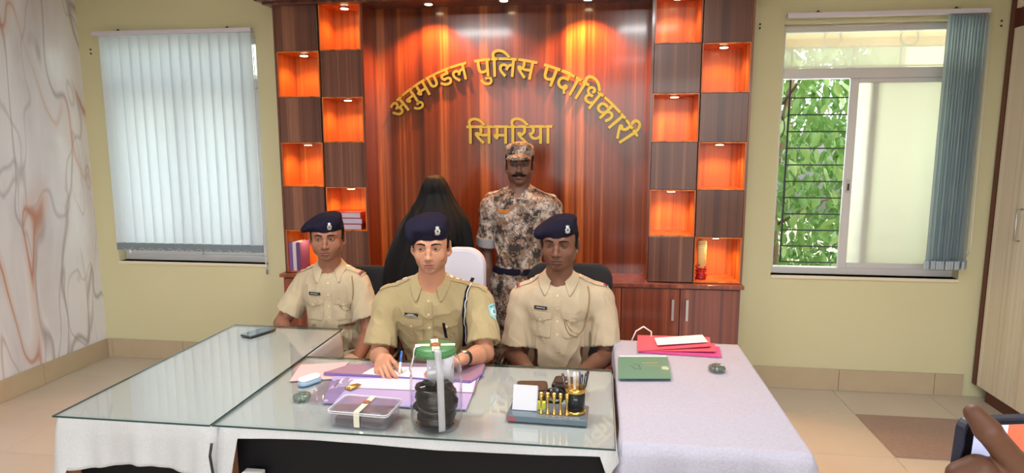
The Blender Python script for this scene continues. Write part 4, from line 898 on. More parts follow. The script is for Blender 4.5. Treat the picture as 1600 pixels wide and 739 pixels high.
def nets(V, lo, res, name):
    S = V < 0; nx, ny, nz = V.shape; cnt = np.zeros((nx-1, ny-1, nz-1), np.int8)
    offs = [(a, b, c) for a in (0, 1) for b in (0, 1) for c in (0, 1)]
    for a, b, c in offs: cnt += S[a:nx-1+a, b:ny-1+b, c:nz-1+c]
    I = np.argwhere((cnt > 0) & (cnt < 8)); idm = np.full((nx-1, ny-1, nz-1), -1, np.int64); idm[I[:, 0], I[:, 1], I[:, 2]] = np.arange(len(I))
    C = np.stack([V[I[:, 0]+a, I[:, 1]+b, I[:, 2]+c] for a, b, c in offs], 1); acc = np.zeros((len(I), 3)); num = np.zeros(len(I))
    for u in range(8):
        for v in range(u+1, 8):
            du = np.array(offs[u]); dv = np.array(offs[v])
            if np.abs(du-dv).sum() != 1: continue
            a, b = C[:, u], C[:, v]; m = (a < 0) != (b < 0); t = np.where(m, a/np.where(m, a-b, 1), 0); p = du[None]+t[:, None]*(dv-du)[None]; acc[m] += p[m]; num += m
    co = lo+res*(I+acc/np.maximum(num, 1)[:, None]); Q = []
    for ax in range(3):
        o = [1, 1, 1]; o[ax] = 0; sl0 = tuple(slice(o[q], (nx, ny, nz)[q]-1) for q in range(3)); d = np.zeros(3, int); d[ax] = 1
        a = S[sl0]; b = S[tuple(slice(o[q]+d[q], (nx, ny, nz)[q]-1+d[q]) for q in range(3))]; E = np.argwhere(a != b)+np.array(o); 
        if not len(E): continue
        fl = S[E[:, 0], E[:, 1], E[:, 2]]; u, v = [(1, 2), (2, 0), (0, 1)][ax]; du = np.zeros(3, int); du[u] = 1; dv = np.zeros(3, int); dv[v] = 1
        q = [idm[tuple((E-x).T)] for x in (du*0, du, du+dv, dv)]; q = np.stack(q, 1); q[~fl] = q[~fl][:, ::-1]; Q.append(q)
    Q = np.concatenate(Q) if Q else np.zeros((0, 4), int); Q = Q[(Q >= 0).all(1)]
    return co, Q
def npmesh(name, parts):
    """parts: list of (co, quads) -> one mesh"""
    off = 0; cs, qs = [], []
    for co, q in parts: cs.append(co); qs.append(q+off); off += len(co)
    co = np.concatenate(cs); q = np.concatenate(qs); me = bpy.data.meshes.new(name)
    me.vertices.add(len(co)); me.vertices.foreach_set('co', co.astype(F32).ravel()); me.loops.add(len(q)*4); me.loops.foreach_set('vertex_index', q.astype(np.int32).ravel())
    me.polygons.add(len(q)); me.polygons.foreach_set('loop_start', np.arange(0, len(q)*4, 4, dtype=np.int32)); me.polygons.foreach_set('loop_total', np.full(len(q), 4, np.int32))
    me.polygons.foreach_set('use_smooth', np.ones(len(q), bool)); me.update(calc_edges=True); me.validate(); return me
def cast(S, p, d, far=.35):
    """march from points p along d to the surface; returns hit points and normals"""
    P = np.asarray(p, float).copy(); D = np.asarray(d, float); D = D/np.linalg.norm(D); t = np.zeros(len(P))
    for _ in range(40):
        v = S.ev(P+D*t[:, None]); t += np.clip(v*.85, -.02, .03); t = np.minimum(t, far)
    H = P+D*t[:, None]; N = np.stack([S.ev(H+e)-S.ev(H-e) for e in np.eye(3)*.002], 1); N /= np.maximum(1e-9, np.linalg.norm(N, axis=1))[:, None]; return H, N
def patch(name, S, O, U, V, D, poly, m, parent, lift=.002, th=.002, res=.012, far=.4, smooth=True):
    """a flat outline (u,v) laid on the surface S along D from origin O; becomes a thin raised piece"""
    U, V, D = nv(U), nv(V), nv(D); b = bmesh.new(); us = [p[0] for p in poly]; vs_ = [p[1] for p in poly]
    vv = [b.verts.new((x, y, 0)) for x, y in poly]; b.faces.new(vv)
    for ax, lo, hi in ((0, min(us), max(us)), (1, min(vs_), max(vs_))):
        c = lo+res
        while c < hi-res*.3:
            co = [0, 0, 0]; co[ax] = c; no = [0, 0, 0]; no[ax] = 1
            bmesh.ops.bisect_plane(b, geom=b.verts[:]+b.edges[:]+b.faces[:], plane_co=co, plane_no=no); c += res
    W_ = np.array([[v.co.x, v.co.y] for v in b.verts]); P = np.asarray(O, float)+W_[:, :1]*U+W_[:, 1:]*V
    H, N = cast(S, P, D, far); H = H+N*lift
    for v, h in zip(b.verts, H): v.co = h
    b.normal_update()
    if sum((f.normal.dot(Vector(D)) for f in b.faces)) > 0: bmesh.ops.reverse_faces(b, faces=b.faces)
    r = bmesh.ops.extrude_face_region(b, geom=b.faces[:]); nn = -D*th
    for e in r['geom']:
        if isinstance(e, bmesh.types.BMVert): e.co += Vector(nn)
    for f in b.faces: f.smooth = False
    bmesh.ops.recalc_face_normals(b, faces=b.faces)
    me = bpy.data.meshes.new(name); b.to_mesh(me); b.free(); return link(name, me, m, parent)
def wob(P, f, seed=0):
    r = np.random.default_rng(seed); o = np.zeros(len(P), F32)
    for i in range(5): k = r.normal(size=3); k = k/np.linalg.norm(k)*f*r.uniform(.6, 1.6); o += np.sin(P @ k.astype(F32)+F32(r.uniform(0, 6.28)))
    return o/5
# ------------------------------------------------------------------ heads
def head_shape(S, R, t, sc, P):
    """local frame: x subject's left, -y front, z up, origin between the eyes; P: per-person proportions"""
    S.frame(R, t, sc); W = P.get('w', 1.0); J = P.get('jaw', 1.0); ch = P.get('cheek', 1.0)
    S.ell((0, .012, .038), (.076*W, .094, .080), 0); S.ell((0, -.022, .012), (.068*W, .064, .070), .03); S.ell((0, -.028, -.030), (.062*W, .058, .062), .03)
    S.ell((0, -.030, -.068), (.049*W*J, .052, .040), .03); S.ell((0, -.062, -.100), (.024*J, .020, .015), .03)
    for q in (-1, 1):
        S.ell((q*.052*W*J, .000, -.062), (.016, .030, .028), .03); S.ell((q*.043*W, -.060, -.036), (.022*ch, .016, .020*ch), .022)
        S.ell((q*.032, -.097, -.001), (.021, .016, .0125), .014, '-')
    S.chain([(-.048*W, -.070, .017), (-.030, -.0815, .021), (-.008, -.083, .014)], [.007, .0085, .006], .014); S.chain([(.048*W, -.070, .017), (.030, -.0815, .021), (.008, -.083, .014)], [.007, .0085, .006], .014)
    nz = P.get('nose', 1.0)
    S.chain([(0, -.080, .010), (0, -.092, -.012), (0, -.104, -.034)], [.0075, .0085, .0095*nz], .010); S.ell((0, -.106, -.038), (.0115*nz, .0115, .0095), .006)
    for q in (-1, 1): S.ell((q*.0125*nz, -.096, -.041), (.0078*nz, .0100, .0078), .006); S.ell((q*.0068*nz, -.104, -.0485), (.0034, .0050, .003), .003, '-')
    S.ell((0, -.070, -.070), (.030, .024, .026), .018)
    lp = P.get('lips', 1.0); mz = -.0705
    S.ell((0, -.0925, mz+.0050), (.0235, .0095, .0050*lp), .005); S.ell((0, -.0910, mz-.0062), (.0195, .0100, .0062*lp), .005)
    S.chain([(-.025, -.0865, mz-.0015), (-.010, -.1005, mz), (0, -.1025, mz-.0004), (.010, -.1005, mz), (.025, -.0865, mz-.0015)], [.0010, .0013, .0013, .0013, .0010], .004, '-')
    S.ell((0, -.088, mz-.019), (.020, .008, .005), .008, '-')
    for q in (-1, 1):   # lids, then the slit of the open eye
        S.ell((q*.0315, -.0765, -.0005), (.0148, .0125, .0118), .004)
        S.ell((q*.0315, -.092, -.0014), (.0128, .0120, P.get('eye', .0046)), .0015, '-')
        er = rotm(0, 0, q*.55) @ rotm(q*0, 0, 0)  # ears
        S.ell((q*.0815*W, .014, -.016), (.0085, .021, .033), .007, rot=er); S.ell((q*.0885*W, .007, -.012), (.0050, .011, .019), .004, '-', rot=er); S.ell((q*.0775*W, .004, -.044), (.0070, .010, .011), .006)
def eyes(R, t, sc, parent, gaze, iris=(52, 32, 24)):
    me = bpy.data.meshes.new('eyeball'); b = bmesh.new(); bmesh.ops.create_uvsphere(b, u_segments=24, v_segments=16, radius=.0118*sc)
    for f in b.faces: f.smooth = True
    b.to_mesh(me); b.free()
    key = 'eye_ball_%d' % iris[0]
    if key not in MATS:
        T_ = NT(key); v = T_.coord(); sx = T_.n('ShaderNodeSeparateXYZ'); T_.l(v, sx.inputs[0]); mr = T_.n('ShaderNodeMapRange'); T_.l(sx.outputs[2], mr.inputs[0]); mr.inputs[1].default_value = .0060*sc; mr.inputs[2].default_value = .0118*sc
        T_.base(T_.ramp(mr.outputs[0], [(0, (190, 174, 166)), (.62, tuple(q*.5 for q in iris)), (.68, iris), (.88, (8, 6, 6))], 'CONSTANT')); T_.b.inputs['Roughness'].default_value = .12; MATS[key] = T_.m
    me.materials.append(MATS[key])
    for q in (-1, 1):
        c = R @ (np.array((q*.0315, -.0748, -.0008))*sc)+t; o = link('eyeball', me, parent=parent); d = Vector(nv(gaze))
        o.matrix_parent_inverse = Matrix.Translation(parent.location).inverted(); o.location = Vector(c); o.rotation_euler = d.to_track_quat('Z', 'Y').to_euler()
def face_ops(R, t, sc):
    def loc(P): return ((P-t.astype(F32)) @ R.astype(F32))/F32(sc)
    return loc
def tint_face(me, R, t, sc, P):
    """attributes that carry tints: lips, beard shadow, darker skin around the eyes"""
    n = len(me.vertices); co = np.empty(n*3, F32); me.vertices.foreach_get('co', co); q = face_ops(R, t, sc)(co.reshape(-1, 3)); x, y, z = q.T
    g = lambda v, c, s: np.exp(-((v-c)/s)**2)
    front = (y < -.055); lips = front*np.clip(1.6-((x/.0250)**2+((z+.0712)/.0098)**2)*1.5, 0, 1)
    jaw = np.clip(1.3-(np.abs(z+.088)/.032)**2, 0, 1)*(y < .005)*(z > -.125)*(1-np.clip(((x/.034)**2+((z+.05)/.026)**2 < 1)*1.0, 0, 1)*0); mus = front*np.clip(1.4-((x/.030)**2+((z+.0565)/.0085)**2), 0, 1)
    beard = np.clip(jaw*.55+mus*P.get('mus', .8), 0, 1)*(1-lips)*P.get('beard', .6)
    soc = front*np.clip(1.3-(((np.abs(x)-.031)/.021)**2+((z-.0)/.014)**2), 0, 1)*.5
    a = me.attributes.new('tint', 'FLOAT_COLOR', 'POINT'); buf = np.stack([lips, beard, soc, np.ones(n)], 1).astype(F32); a.data.foreach_set('color', buf.ravel())
def m_skin(name, c, lipc, beardc, rough=.48, spec=.35):
    t = NT(name); v = t.coord(); b = t.mix(t.noise(v, 28, 4), tuple(x*.93 for x in c), tuple(min(255, x*1.05) for x in c)); a = t.n('ShaderNodeAttribute', attribute_name='tint'); sp = t.n('ShaderNodeSeparateColor'); t.l(a.outputs['Color'], sp.inputs[0])
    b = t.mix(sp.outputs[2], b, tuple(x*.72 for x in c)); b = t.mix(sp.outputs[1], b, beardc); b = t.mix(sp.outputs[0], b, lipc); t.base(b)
    t.b.inputs['Roughness'].default_value = rough; t.b.inputs['Specular IOR Level'].default_value = spec; t.b.inputs['Subsurface Weight'].default_value = .12; t.b.inputs['Subsurface Radius'].default_value = (.012, .005, .003); t.b.inputs['Subsurface Scale'].default_value = .6
    t.bump(t.noise(v, 260, 3), .12, .001); return t.m
# ------------------------------------------------------------------ hands
def hand(S, wrist, fwd, palmn, side, curl=(.3, .3, .35, .4), spread=.06, thumb=(.6, .3), sc=1.0, mk=.008):
    """fwd: wrist->knuckles, palmn: out of the palm, side=+1 when the thumb lies along fwd x palmn; fingers curl towards palmn"""
    f = nv(fwd); n = nv(palmn-np.dot(palmn, f)*f); s = np.cross(f, n)*side; w0 = np.asarray(wrist, float); S.frame(np.eye(3), (0, 0, 0), 1)
    pc = w0+f*.046*sc; M = np.stack([s, f, n], 1)
    S.box(pc, np.array((.037, .046, .0135))*sc, .0125*sc, .012, rot=M); S.ell(w0+f*.030*sc+s*.024*sc+n*.008*sc, np.array((.017, .030, .014))*sc, .012, rot=M)
    L = [(.042, .026, .021), (.047, .029, .022), (.043, .027, .021), (.033, .020, .019)]; X = [.0285, .0098, -.0092, -.0268]; Rr = [.0088, .0090, .0085, .0076]
    for i in range(4):
        base = w0+f*(.086+(.004 if i in (1, 2) else -.004 if i == 3 else 0))*sc+s*X[i]*sc; a = 0; yaw = spread*(1.5-i); p = base; pts = [base-f*.012*sc, base]; c = curl[i]
        for j, l in enumerate(L[i]):
            a += c*(.9, 1.25, .75)[j]; d = nv(f*math.cos(a)+n*math.sin(a)+s*yaw*math.cos(a)); p = p+d*l*sc; pts.append(p)
        S.cap(pts[0], pts[1], Rr[i]*sc*1.05, Rr[i]*sc*1.08, mk); S.cap(pts[1], pts[2], Rr[i]*sc*1.08, Rr[i]*sc, .004); S.cap(pts[2], pts[3], Rr[i]*sc, Rr[i]*sc*.92, .003); S.cap(pts[3], pts[4], Rr[i]*sc*.92, Rr[i]*sc*.78, .003)
        if i == 0: itip = pts[4]
    ta, tb = thumb; b0 = w0+f*.022*sc+s*.030*sc+n*.006*sc; d1 = nv(f*math.cos(ta)+s*math.sin(ta)+n*tb); p1 = b0+d1*.040*sc; d2 = nv(d1*.85+f*.35+n*tb*.3-s*.12); p2 = p1+d2*.030*sc; d3 = nv(d2+f*.2-s*.15); p3 = p2+d3*.024*sc
    S.cap(b0, p1, .0135*sc, .0110*sc, .012); S.cap(p1, p2, .0110*sc, .0105*sc, .004); S.cap(p2, p3, .0105*sc, .0085*sc, .003)
    return itip, p3
# ================================================================== PEOPLE
def camo(name, cols, blk=.009):
    t = NT(name); tc = t.n('ShaderNodeTexCoord'); v = tc.outputs['Object']
    sn = t.n('ShaderNodeVectorMath', operation='SNAP'); t.l(v, sn.inputs[0]); sn.inputs[1].default_value = (blk, blk, blk)
    a = t.noise(sn.outputs[0], 16, 3, .75); ad = t.n('ShaderNodeVectorMath', operation='ADD'); t.l(sn.outputs[0], ad.inputs[0]); ad.inputs[1].default_value = (3, 7, 1); b_ = t.noise(ad.outputs[0], 22, 3, .75)
    c = t.ramp(a, [(0, cols[0]), (.44, cols[1]), (.50, cols[2]), (.56, cols[3])], 'CONSTANT'); k = t.ramp(b_, [(0, (0, 0, 0)), (.56, (1, 1, 1))], 'CONSTANT'); c = t.mix(k, c, cols[4])
    t.base(c); t.b.inputs['Roughness'].default_value = .85; t.b.inputs['Specular IOR Level'].default_value = .2; t.bump(t.noise(v, 300, 2), .25, .001); return t.m
M_BADGE = plain('silver_badge', (226, 226, 220), .28, .75); M_NAVY = plain('navy_wool', (31, 29, 45), .95, spec=.08, bump=(500, .3, .001), var=.12)
M_HAIR = plain('black_hair', (9, 7, 7), .7, spec=.2, bump=(400, .6, .002)); M_PLATE = plain('black_name_plate', (20, 20, 26), .35); M_PRINT = plain('white_print', (225, 225, 225), .6)
M_REDR = plain('red_ribbon', (170, 50, 40), .7); M_BLUR = plain('dark_blue_ribbon', (50, 52, 84), .7); M_STAR = plain('pale_silver_star', (236, 230, 214), .35, .5)
def star(r, q=.45, n=5): return [(r*(1 if i % 2 == 0 else q)*math.sin(PI*i/n), r*(1 if i % 2 == 0 else q)*math.cos(PI*i/n)) for i in range(2*n)]
def circ(r, n=10, sx=1, sy=1, cx=0, cy=0): return [(cx+r*sx*math.cos(2*PI*i/n), cy+r*sy*math.sin(2*PI*i/n)) for i in range(n)]
def unionz(a, b): return a
def rect(w, h, cx=0, cy=0): return [(cx-w/2, cy-h/2), (cx+w/2, cy-h/2), (cx+w/2, cy+h/2), (cx-w/2, cy+h/2)]
def V3(p): return np.array((p[0], p[1], p[2]), float)
def head_frame(px, py, y, yaw, pitch, roll, sc):
    """head whose point between the eyes is seen at that pixel when the head centre stands at depth y"""
    R = rotm(0, 0, math.radians(yaw)) @ rotm(math.radians(pitch), 0, 0) @ rotm(0, math.radians(roll), 0); e = V3(at(px, py, y=y-.085*sc)); return R, e-R @ np.array((0, -.085*sc, 0)), sc
def beret(R, t, sc, root, B, badge=(.036, .078), style=0):
    S = Shape(); S.frame(R, t, sc); zb = B.get('z', .040); tilt = rotm(math.radians(B.get('back', 14)), 0, 0)
    S.ell((0, .008, .050), (.0835*B.get('w', 1), .101, .070), 0); S.box((0, 0, zb-.10), (.2, .2, .10), .001, .004, '-', rot=tilt)
    S.ell(B.get('c', (-.014, .006, .088)), B.get('r', (.093, .108, .036)), .022, rot=rotm(math.radians(6), math.radians(B.get('slope', -12)), 0))
    S.ell(B.get('lobe', (-.078, .004, .058)), B.get('lr', (.030, .078, .032)), .030, rot=rotm(0, math.radians(B.get('ls', -30)), 0))
    S.ell((.030, -.062, .082), (.042, .030, .034), .022)
    S.post = lambda P, d: d+F32(.0012)*wob(P, 60, 3)
    c = S.w((0, 0, .07)); me = npmesh('beret', [S.mesh(c-.17, c+.17, .0032)]); o = link('beret', me, M_NAVY, root)
    # leather band along the rim
    Bn = Shape(); Bn.frame(R, t, sc); Bn.ell((0, .008, .050), (.0842*B.get('w', 1), .1018, .071), 0); nrm = (R @ tilt @ np.array((0, 0, 1.))).astype(F32); p0 = S.w(tilt @ np.array((0, 0, zb))).astype(F32)
    Bn.post = lambda P, d: np.maximum(d, np.abs((P-p0) @ nrm-F32(.004))-F32(.0052)); link('head_band', npmesh('band', [Bn.mesh(c-.16, c+.16, .003)]), plain('black_leather_band', (14, 14, 18), .4), o)
    D = R @ np.array((-.25, 1, .0)); U = R @ np.array((1., .25, 0)); W_ = R @ np.array((0, 0, 1.)); O = S.w((badge[0]+.05, -.25, badge[1]))
    bo = patch('badge', S, O, U, W_, D, circ(.0115, 16), M_BADGE, o, .001, .003, .02)
    patch('crest', S, O, U, W_, D, [(-.006, .010), (.006, .010), (.0075, .020), (.003, .016), (0, .023), (-.003, .016), (-.0075, .020)], M_BADGE, bo, .001, .003, .02)
    patch('scroll', S, O, U, W_, D, [(-.011, -.008), (-.004, -.0125), (.004, -.0125), (.011, -.008), (.010, -.0135), (0, -.0175), (-.010, -.0135)], M_BADGE, bo, .0012, .003, .02)
    patch('centre', S, O, U, W_, D, star(.006, .5, 6), plain('dark_enamel', (60, 70, 90), .4), bo, .0042, .0008, .02)
    return o
def fieldcap(R, t, sc, root, m):
    S = Shape(); S.frame(R, t, sc); S.ell((0, .006, .068), (.086, .103, .060), 0); S.ell((0, .006, .10), (.080, .096, .030), .02); S.box((0, 0, -.062), (.2, .2, .10), .001, .004, '-', rot=rotm(math.radians(6), 0, 0))
    S.post = lambda P, d: d+F32(.001)*wob(P, 50, 3); c = S.w((0, 0, .07)); o = link('field_cap', npmesh('cap', [S.mesh(c-.17, c+.17, .0034)]), m, root)
    V = Shape(); V.frame(R, t, sc); V.ell((0, -.100, .030), (.072, .058, .030), 0); V.ell((0, -.098, .0245), (.070, .056, .0285), .002, '-'); V.box((0, -.02, .03), (.1, .055, .06), .001, .002, '-'); link('visor', npmesh('visor', [V.mesh(c-.2, c+.2, .0025)]), m, o); return o
def brows(S, R, t, sc, root, m, th=1.0):
    for q in (-1, 1):
        O = S.w((0, -.2, 0)); P = [(q*.012, .0135), (q*.013, .0205*1), (q*.030, .0255+.001*th), (q*.049, .0215), (q*.054, .0150), (q*.045, .0185), (q*.030, .0205-.001*th)]
        if q > 0: P = P[::-1]
        patch('eyebrow', S, O, R @ np.array((1., 0, 0)), R @ np.array((0, 0, 1.)), R @ np.array((0, 1., 0)), [(a*sc, b_*sc) for a, b_ in P], m, root, .0003, .0012, .006)
def hair(R, t, sc, root, W, m=None, low=-.055):
    S = Shape(); S.frame(R, t, sc); S.ell((0, .020, .030), (.0805*W, .092, .086), 0); S.box((0, -.10, -.02), (.2, .083, .09), .002, .006, '-'); S.box((0, 0, low-.10), (.2, .2, .10), .002, .006, '-')
    for q in (-1, 1): S.ell((q*.083*W, .010, -.020), (.014, .022, .032), .004, '-'); S.cap((q*.071*W, -.016, .045), (q*.0725*W, -.022, -.006), .016, .008, .006)
    S.post = lambda P, d: d+F32(.0008)*wob(P, 220, 5); c = S.w((0, 0, 0)); return link('hair', npmesh('hair', [S.mesh(c-.15, c+.15, .0034)]), m or M_HAIR, root)
def tubepath(name, S, pts, D, O, U, V, r, m, root, lift=.003, n=7, sub=6):
    P = []
    for i in range(len(pts)-1):
        p0, p1, p2, p3 = [np.array(pts[max(0, min(len(pts)-1, j))], float) for j in (i-1, i, i+1, i+2)]
        for k in range(sub): u = k/sub; P.append(.5*((2*p1)+(-p0+p2)*u+(2*p0-5*p1+4*p2-p3)*u*u+(-p0+3*p1-3*p2+p3)*u**3))
    P.append(np.array(pts[-1], float)); W_ = np.array(P); O_ = np.asarray(O)+W_[:, :1]*nv(U)+W_[:, 1:]*nv(V); H, N = cast(S, O_, D); H = H+N*(lift)
    return MB().tube([Vector(h) for h in H], r, n).build(name, m, root)
def collar(S, NB, Rt, m, root, g=1.0):
    rows = [[] for _ in range(5)]; n = 41
    for i in range(n):
        s = -1+2*i/(n-1); a = s*math.radians(152); f = abs(s); e = max(0, (f-.62)/.38)
        di = np.array((math.sin(a), math.cos(a), 0)); zt = .050-.050*f**2.2; ri = .0585*g; ro = (.077+.020*f)*g; drop = .034+.046*e**1.3
        pts = [di*ri*.97+np.array((0, 0, zt-.028)), di*ri*1.0+np.array((0, 0, zt-.004)), di*(ri+.006)+np.array((0, 0, zt)), di*(ri*.45+ro*.55)+np.array((0, 0, zt-drop*.5)), di*ro+np.array((0, 0, zt-drop))]
        pts[3][1] -= .006*e; pts[4][1] -= .016*e; pts[4][0] += np.sign(s)*.010*e
        for k, p in enumerate(pts): rows[k].append(Rt @ p+NB)
    for k in (3, 4):
        P = np.array(rows[k]); v = S.ev(P); N = np.stack([S.ev(P+e)-S.ev(P-e) for e in np.eye(3)*.003], 1); N /= np.maximum(1e-9, np.linalg.norm(N, axis=1))[:, None]
        P = P+N*(np.where(v < .0045, .0045-v, np.where(k == 4, np.maximum(-.02, .006-v)*.8, 0)))[:, None]; rows[k] = list(P)
    b = MB(); b.grid([[Vector(p) for p in r] for r in rows]); o = b.build('collar', m, root); md = o.modifiers.new('t', 'SOLIDIFY'); md.thickness = .0035; md.offset = 0; ms = o.modifiers.new('s', 'SUBSURF'); ms.levels = 1; ms.render_levels = 1; return o
def torso(S, H, NB, L, Rr, Rt, g=0.0, belly=1.0, sh=1.0):
    """trunk between hip centre H and neck base NB, shoulder joints L, Rr; g = cloth allowance"""
    ax = NB-H; Ln = np.linalg.norm(ax); z = ax/Ln; x = Rt @ np.array((1., 0, 0)); y = np.cross(z, x); M = np.stack([np.cross(y, z), y, z], 1); S.frame(np.eye(3), (0, 0, 0), 1); f = -y
    wd = np.linalg.norm(L-Rr)/2
    S.ell(H+z*.02, (.158+g, .112+g, .12), 0, rot=M); S.ell(H+z*Ln*.36+f*.018*belly, (.138*belly+g*1.2, .108*belly+g, Ln*.34), .06, rot=M)
    S.ell(H+z*Ln*.68+f*.006, (wd*.86+g, .102+g, Ln*.33), .06, rot=M)
    C = H+z*Ln*.84
    for A in (L, Rr): S.cap(C+(A-C)*.25+f*.01, A+(C-A)*.12, .075+g*.8, .052*sh+g, .05)
    for A in (L, Rr): S.cap(NB+z*.0-f*.012+(A-NB)*.10, A+z*.012-f*.005+(NB-A)*.1, .036+g*.8, .036+g*.9, .035)
    for q in (-1, 1): S.ell(H+z*Ln*.72+f*.055+x*q*.068, (.066, .045+g*.5, .060), .03, rot=M)
def build_person(sp):
    rt = lambda p: V3(p)
    H, NB, L, Rr = [rt(sp[k]) for k in ('hip', 'neck', 'shL', 'shR')]; Rt = rotm(0, 0, math.radians(sp.get('yaw', 0))); hs = sp['head']; R, t, sc = head_frame(*hs); P = sp['face']
    root = thing('person', (float(H[0]), float(H[1]), 0), sp['label'], 'person', sp.get('group'))
    skin = sp['skin']; fwd = Rt @ np.array((0, -1., 0)); side = Rt @ np.array((1., 0, 0)); up = np.array((0, 0, 1.))
    # ---- body: one surface
    S = Shape(); S.frame(); torso(S, H, NB-up*.01, L*.97+Rr*.03, Rr*.97+L*.03, Rt, -.006, .93, .9)
    S.cap(NB-up*.03, t-R @ np.array((0, -.018, .060))*sc, .060*sp.get('nk', 1), .057*sp.get('nk', 1), .025); S.cap(NB-up*.035+fwd*.012, NB-up*.09+fwd*.030, .045, .035, .04)
    arms = (('L', 1), ('R', -1))
    for k, q in arms:
        A, E, W_ = rt(sp['sh'+k]), rt(sp['el'+k]), rt(sp['wr'+k]); a = sp.get('arm', 1.0)
        S.cap(A, E, .048*a, .040*a, .03); S.cap(E, E+(W_-E)*.35, .040*a, .041*a, .012); S.cap(E+(W_-E)*.35, W_, .041*a, .0265*a, .012, flat=None)
    tips = {}
    for k, q in arms: h = sp['hand'+k]; tips[k] = hand(S, rt(sp['wr'+k]), h[0], h[1], h[2], **h[3])
    KN, AN = sp['knee'], sp['ankle']
    S.frame()
    for i, q in enumerate((1, -1)):
        hj = H+side*q*.088-up*.02; S.cap(hj, rt(KN[i]), .078, .052, .03); S.cap(rt(KN[i]), rt(AN[i]), .052, .036, .02); S.cap(rt(AN[i])-up*.03, rt(AN[i])-up*.045+fwd*.13, .034, .026, .02)
    HD = Shape(); head_shape(HD, R, t, sc, P)
    S2 = Shape(); S2.o = HD.o+S.o   # face first, then neck and trunk unite with it
    # keep face cuts local: they come before the trunk in the list
    zc = float(NB[2]-.10); allp = np.array([H, NB, L, Rr, t]+[rt(sp[k]) for k in ('elL', 'elR', 'wrL', 'wrR')]+[rt(p) for p in KN]+[rt(p) for p in AN]); lo, hi = allp.min(0)-.22, allp.max(0)+.22; lo[2] = .0
    rb = sp.get('res', .0038); zl = float(H[2]-.02 if sp.get('standing') else H[2]+.08)
    handz = min(rt(sp['wrL'])[2], rt(sp['wrR'])[2])-.17; zl = min(zl, handz)
    parts = [S2.mesh((min(L[0], Rr[0])-.12, t[1]-.24, zc), (max(L[0], Rr[0])+.12, t[1]+.26, t[2]+.16), sp.get('hres', .0023)), S2.mesh((lo[0], lo[1], zl), (hi[0], hi[1], zc), rb), S2.mesh(lo, (hi[0], hi[1], zl), .009)]
    me = npmesh('body', parts); tint_face(me, R, t, sc, P); body = link('body', me, skin, root)
    eyes(R, t, sc, root, sp['gaze'], sp.get('iris', (48, 30, 22)))
    brows(HD, R, t, sc, root, M_HAIR, sp.get('brow', 1)); hair(R, t, sc, root, P.get('w', 1))
    if sp.get('moustache'):
        Ms = Shape(); Ms.frame(R, t, sc)
        for q in (-1, 1): Ms.chain([(q*.002, -.1035, -.0575), (q*.018, -.1005, -.0590), (q*.033, -.088, -.0640), (q*.042, -.078, -.0600)], [.0055, .0072, .0052, .0020], .004)
        Ms.post = lambda P_, d: d+F32(.0008)*wob(P_, 500, 5); c = Ms.w((0, -.09, -.06)); link('moustache', npmesh('m', [Ms.mesh(c-.07, c+.07, .0017)]), M_HAIR, root)
    # ---- shirt
    cl = sp['cloth']; T_ = Shape(); torso(T_, H, NB, L, Rr, Rt, .012, sp.get('belly', 1.0), 1.1); T_.frame(); fr_ = sp.get('sleeve', .74)
    z = nv(NB-H)
    for k, q in arms:
        A, E = rt(sp['sh'+k]), rt(sp['el'+k]); d = nv(E-A); Ln = np.linalg.norm(E-A); e = A+d*Ln*fr_
        T_.cap(A+(NB-A)*.10, A+d*.05, .054, .060, .035); T_.cap(A, e, .059, sp.get('cuff', .068), .012)
        if sp.get('rolled'): T_.cap(e-d*.035, e, .062, .064, .003)
        T_.box(e+d*(.05+sp.get('cuff', .068)*.0), (.12, .12, .05), .001, .002, '-', rot=np.array(Vector(d).to_track_quat('Z', 'Y').to_matrix()))
        T_.cap(e-d*.004, e+d*.06, sp.get('cuff', .068)-.022, sp.get('cuff', .068)-.014, .004, '-')
    T_.cap(NB+up*.03+fwd*.045, NB+fwd*.088-up*.018, .042, .006, .006, '-'); T_.cap(NB, NB+up*.10, .055, .055, .006, '-')
    T_.box(H-z*.125, (.3, .3, .10), .001, .004, '-', rot=np.array(Vector(z).to_track_quat('Z', 'Y').to_matrix()))
    fa = sp.get('fold', 1.0); Hz = F32(H[2]+.14)
    def post(P_, d):
        e = np.where(np.abs(d) < .03, 1, 0).astype(F32); w1 = wob(P_*np.array((1, 1, .30), F32), 110, sp.get('seed', 1)); w2 = wob(P_, 55, sp.get('seed', 1)+9); low = np.exp(-np.maximum(0, P_[:, 2]-Hz)/F32(.09))
        s_ = 1-np.abs(w1); return d-F32(.0058*fa)*e*(s_*s_*s_-.4)*(.7+low)-F32(.0050*fa)*w2*e
    T_.post = post
    lo = np.minimum(np.minimum(L, Rr), np.minimum(H, NB))-.24; hi = np.maximum(np.maximum(L, Rr), NB)+.22; lo[2] = float(H[2]-.05)
    ee = np.array([rt(sp['elL']), rt(sp['elR'])]); lo = np.minimum(lo, np.append(ee.min(0)[:2]-.1, lo[2])); hi = np.maximum(hi, np.append(ee.max(0)[:2]+.1, hi[2]))
    for k in ('elL', 'elR'): lo[2] = min(lo[2], rt(sp[k])[2]-.02)
    shirt = link('shirt', npmesh('shirt', [T_.mesh(lo, hi, sp.get('sres', .004))]), cl, root)
    collar(T_, NB, Rt, cl, shirt, sp.get('cg', 1.0))
    # front details are cast onto the shirt from in front
    O = NB+fwd*.30; D = -fwd; U, W_ = side, up
    def pf(name, poly, m, lift=.0015, th=.0026, parent=shirt, dx=0, dz=0): return patch(name, T_, O+U*dx+W_*dz, U, W_, D, poly, m, parent, lift, th, .014)
    pf('placket', [(-.015, -.34), (.015, -.34), (.017, -.040), (-.013, -.036)], cl, .001, .0016)
    cb = sp.get('button', plain('tan_button', (206, 188, 150), .4))
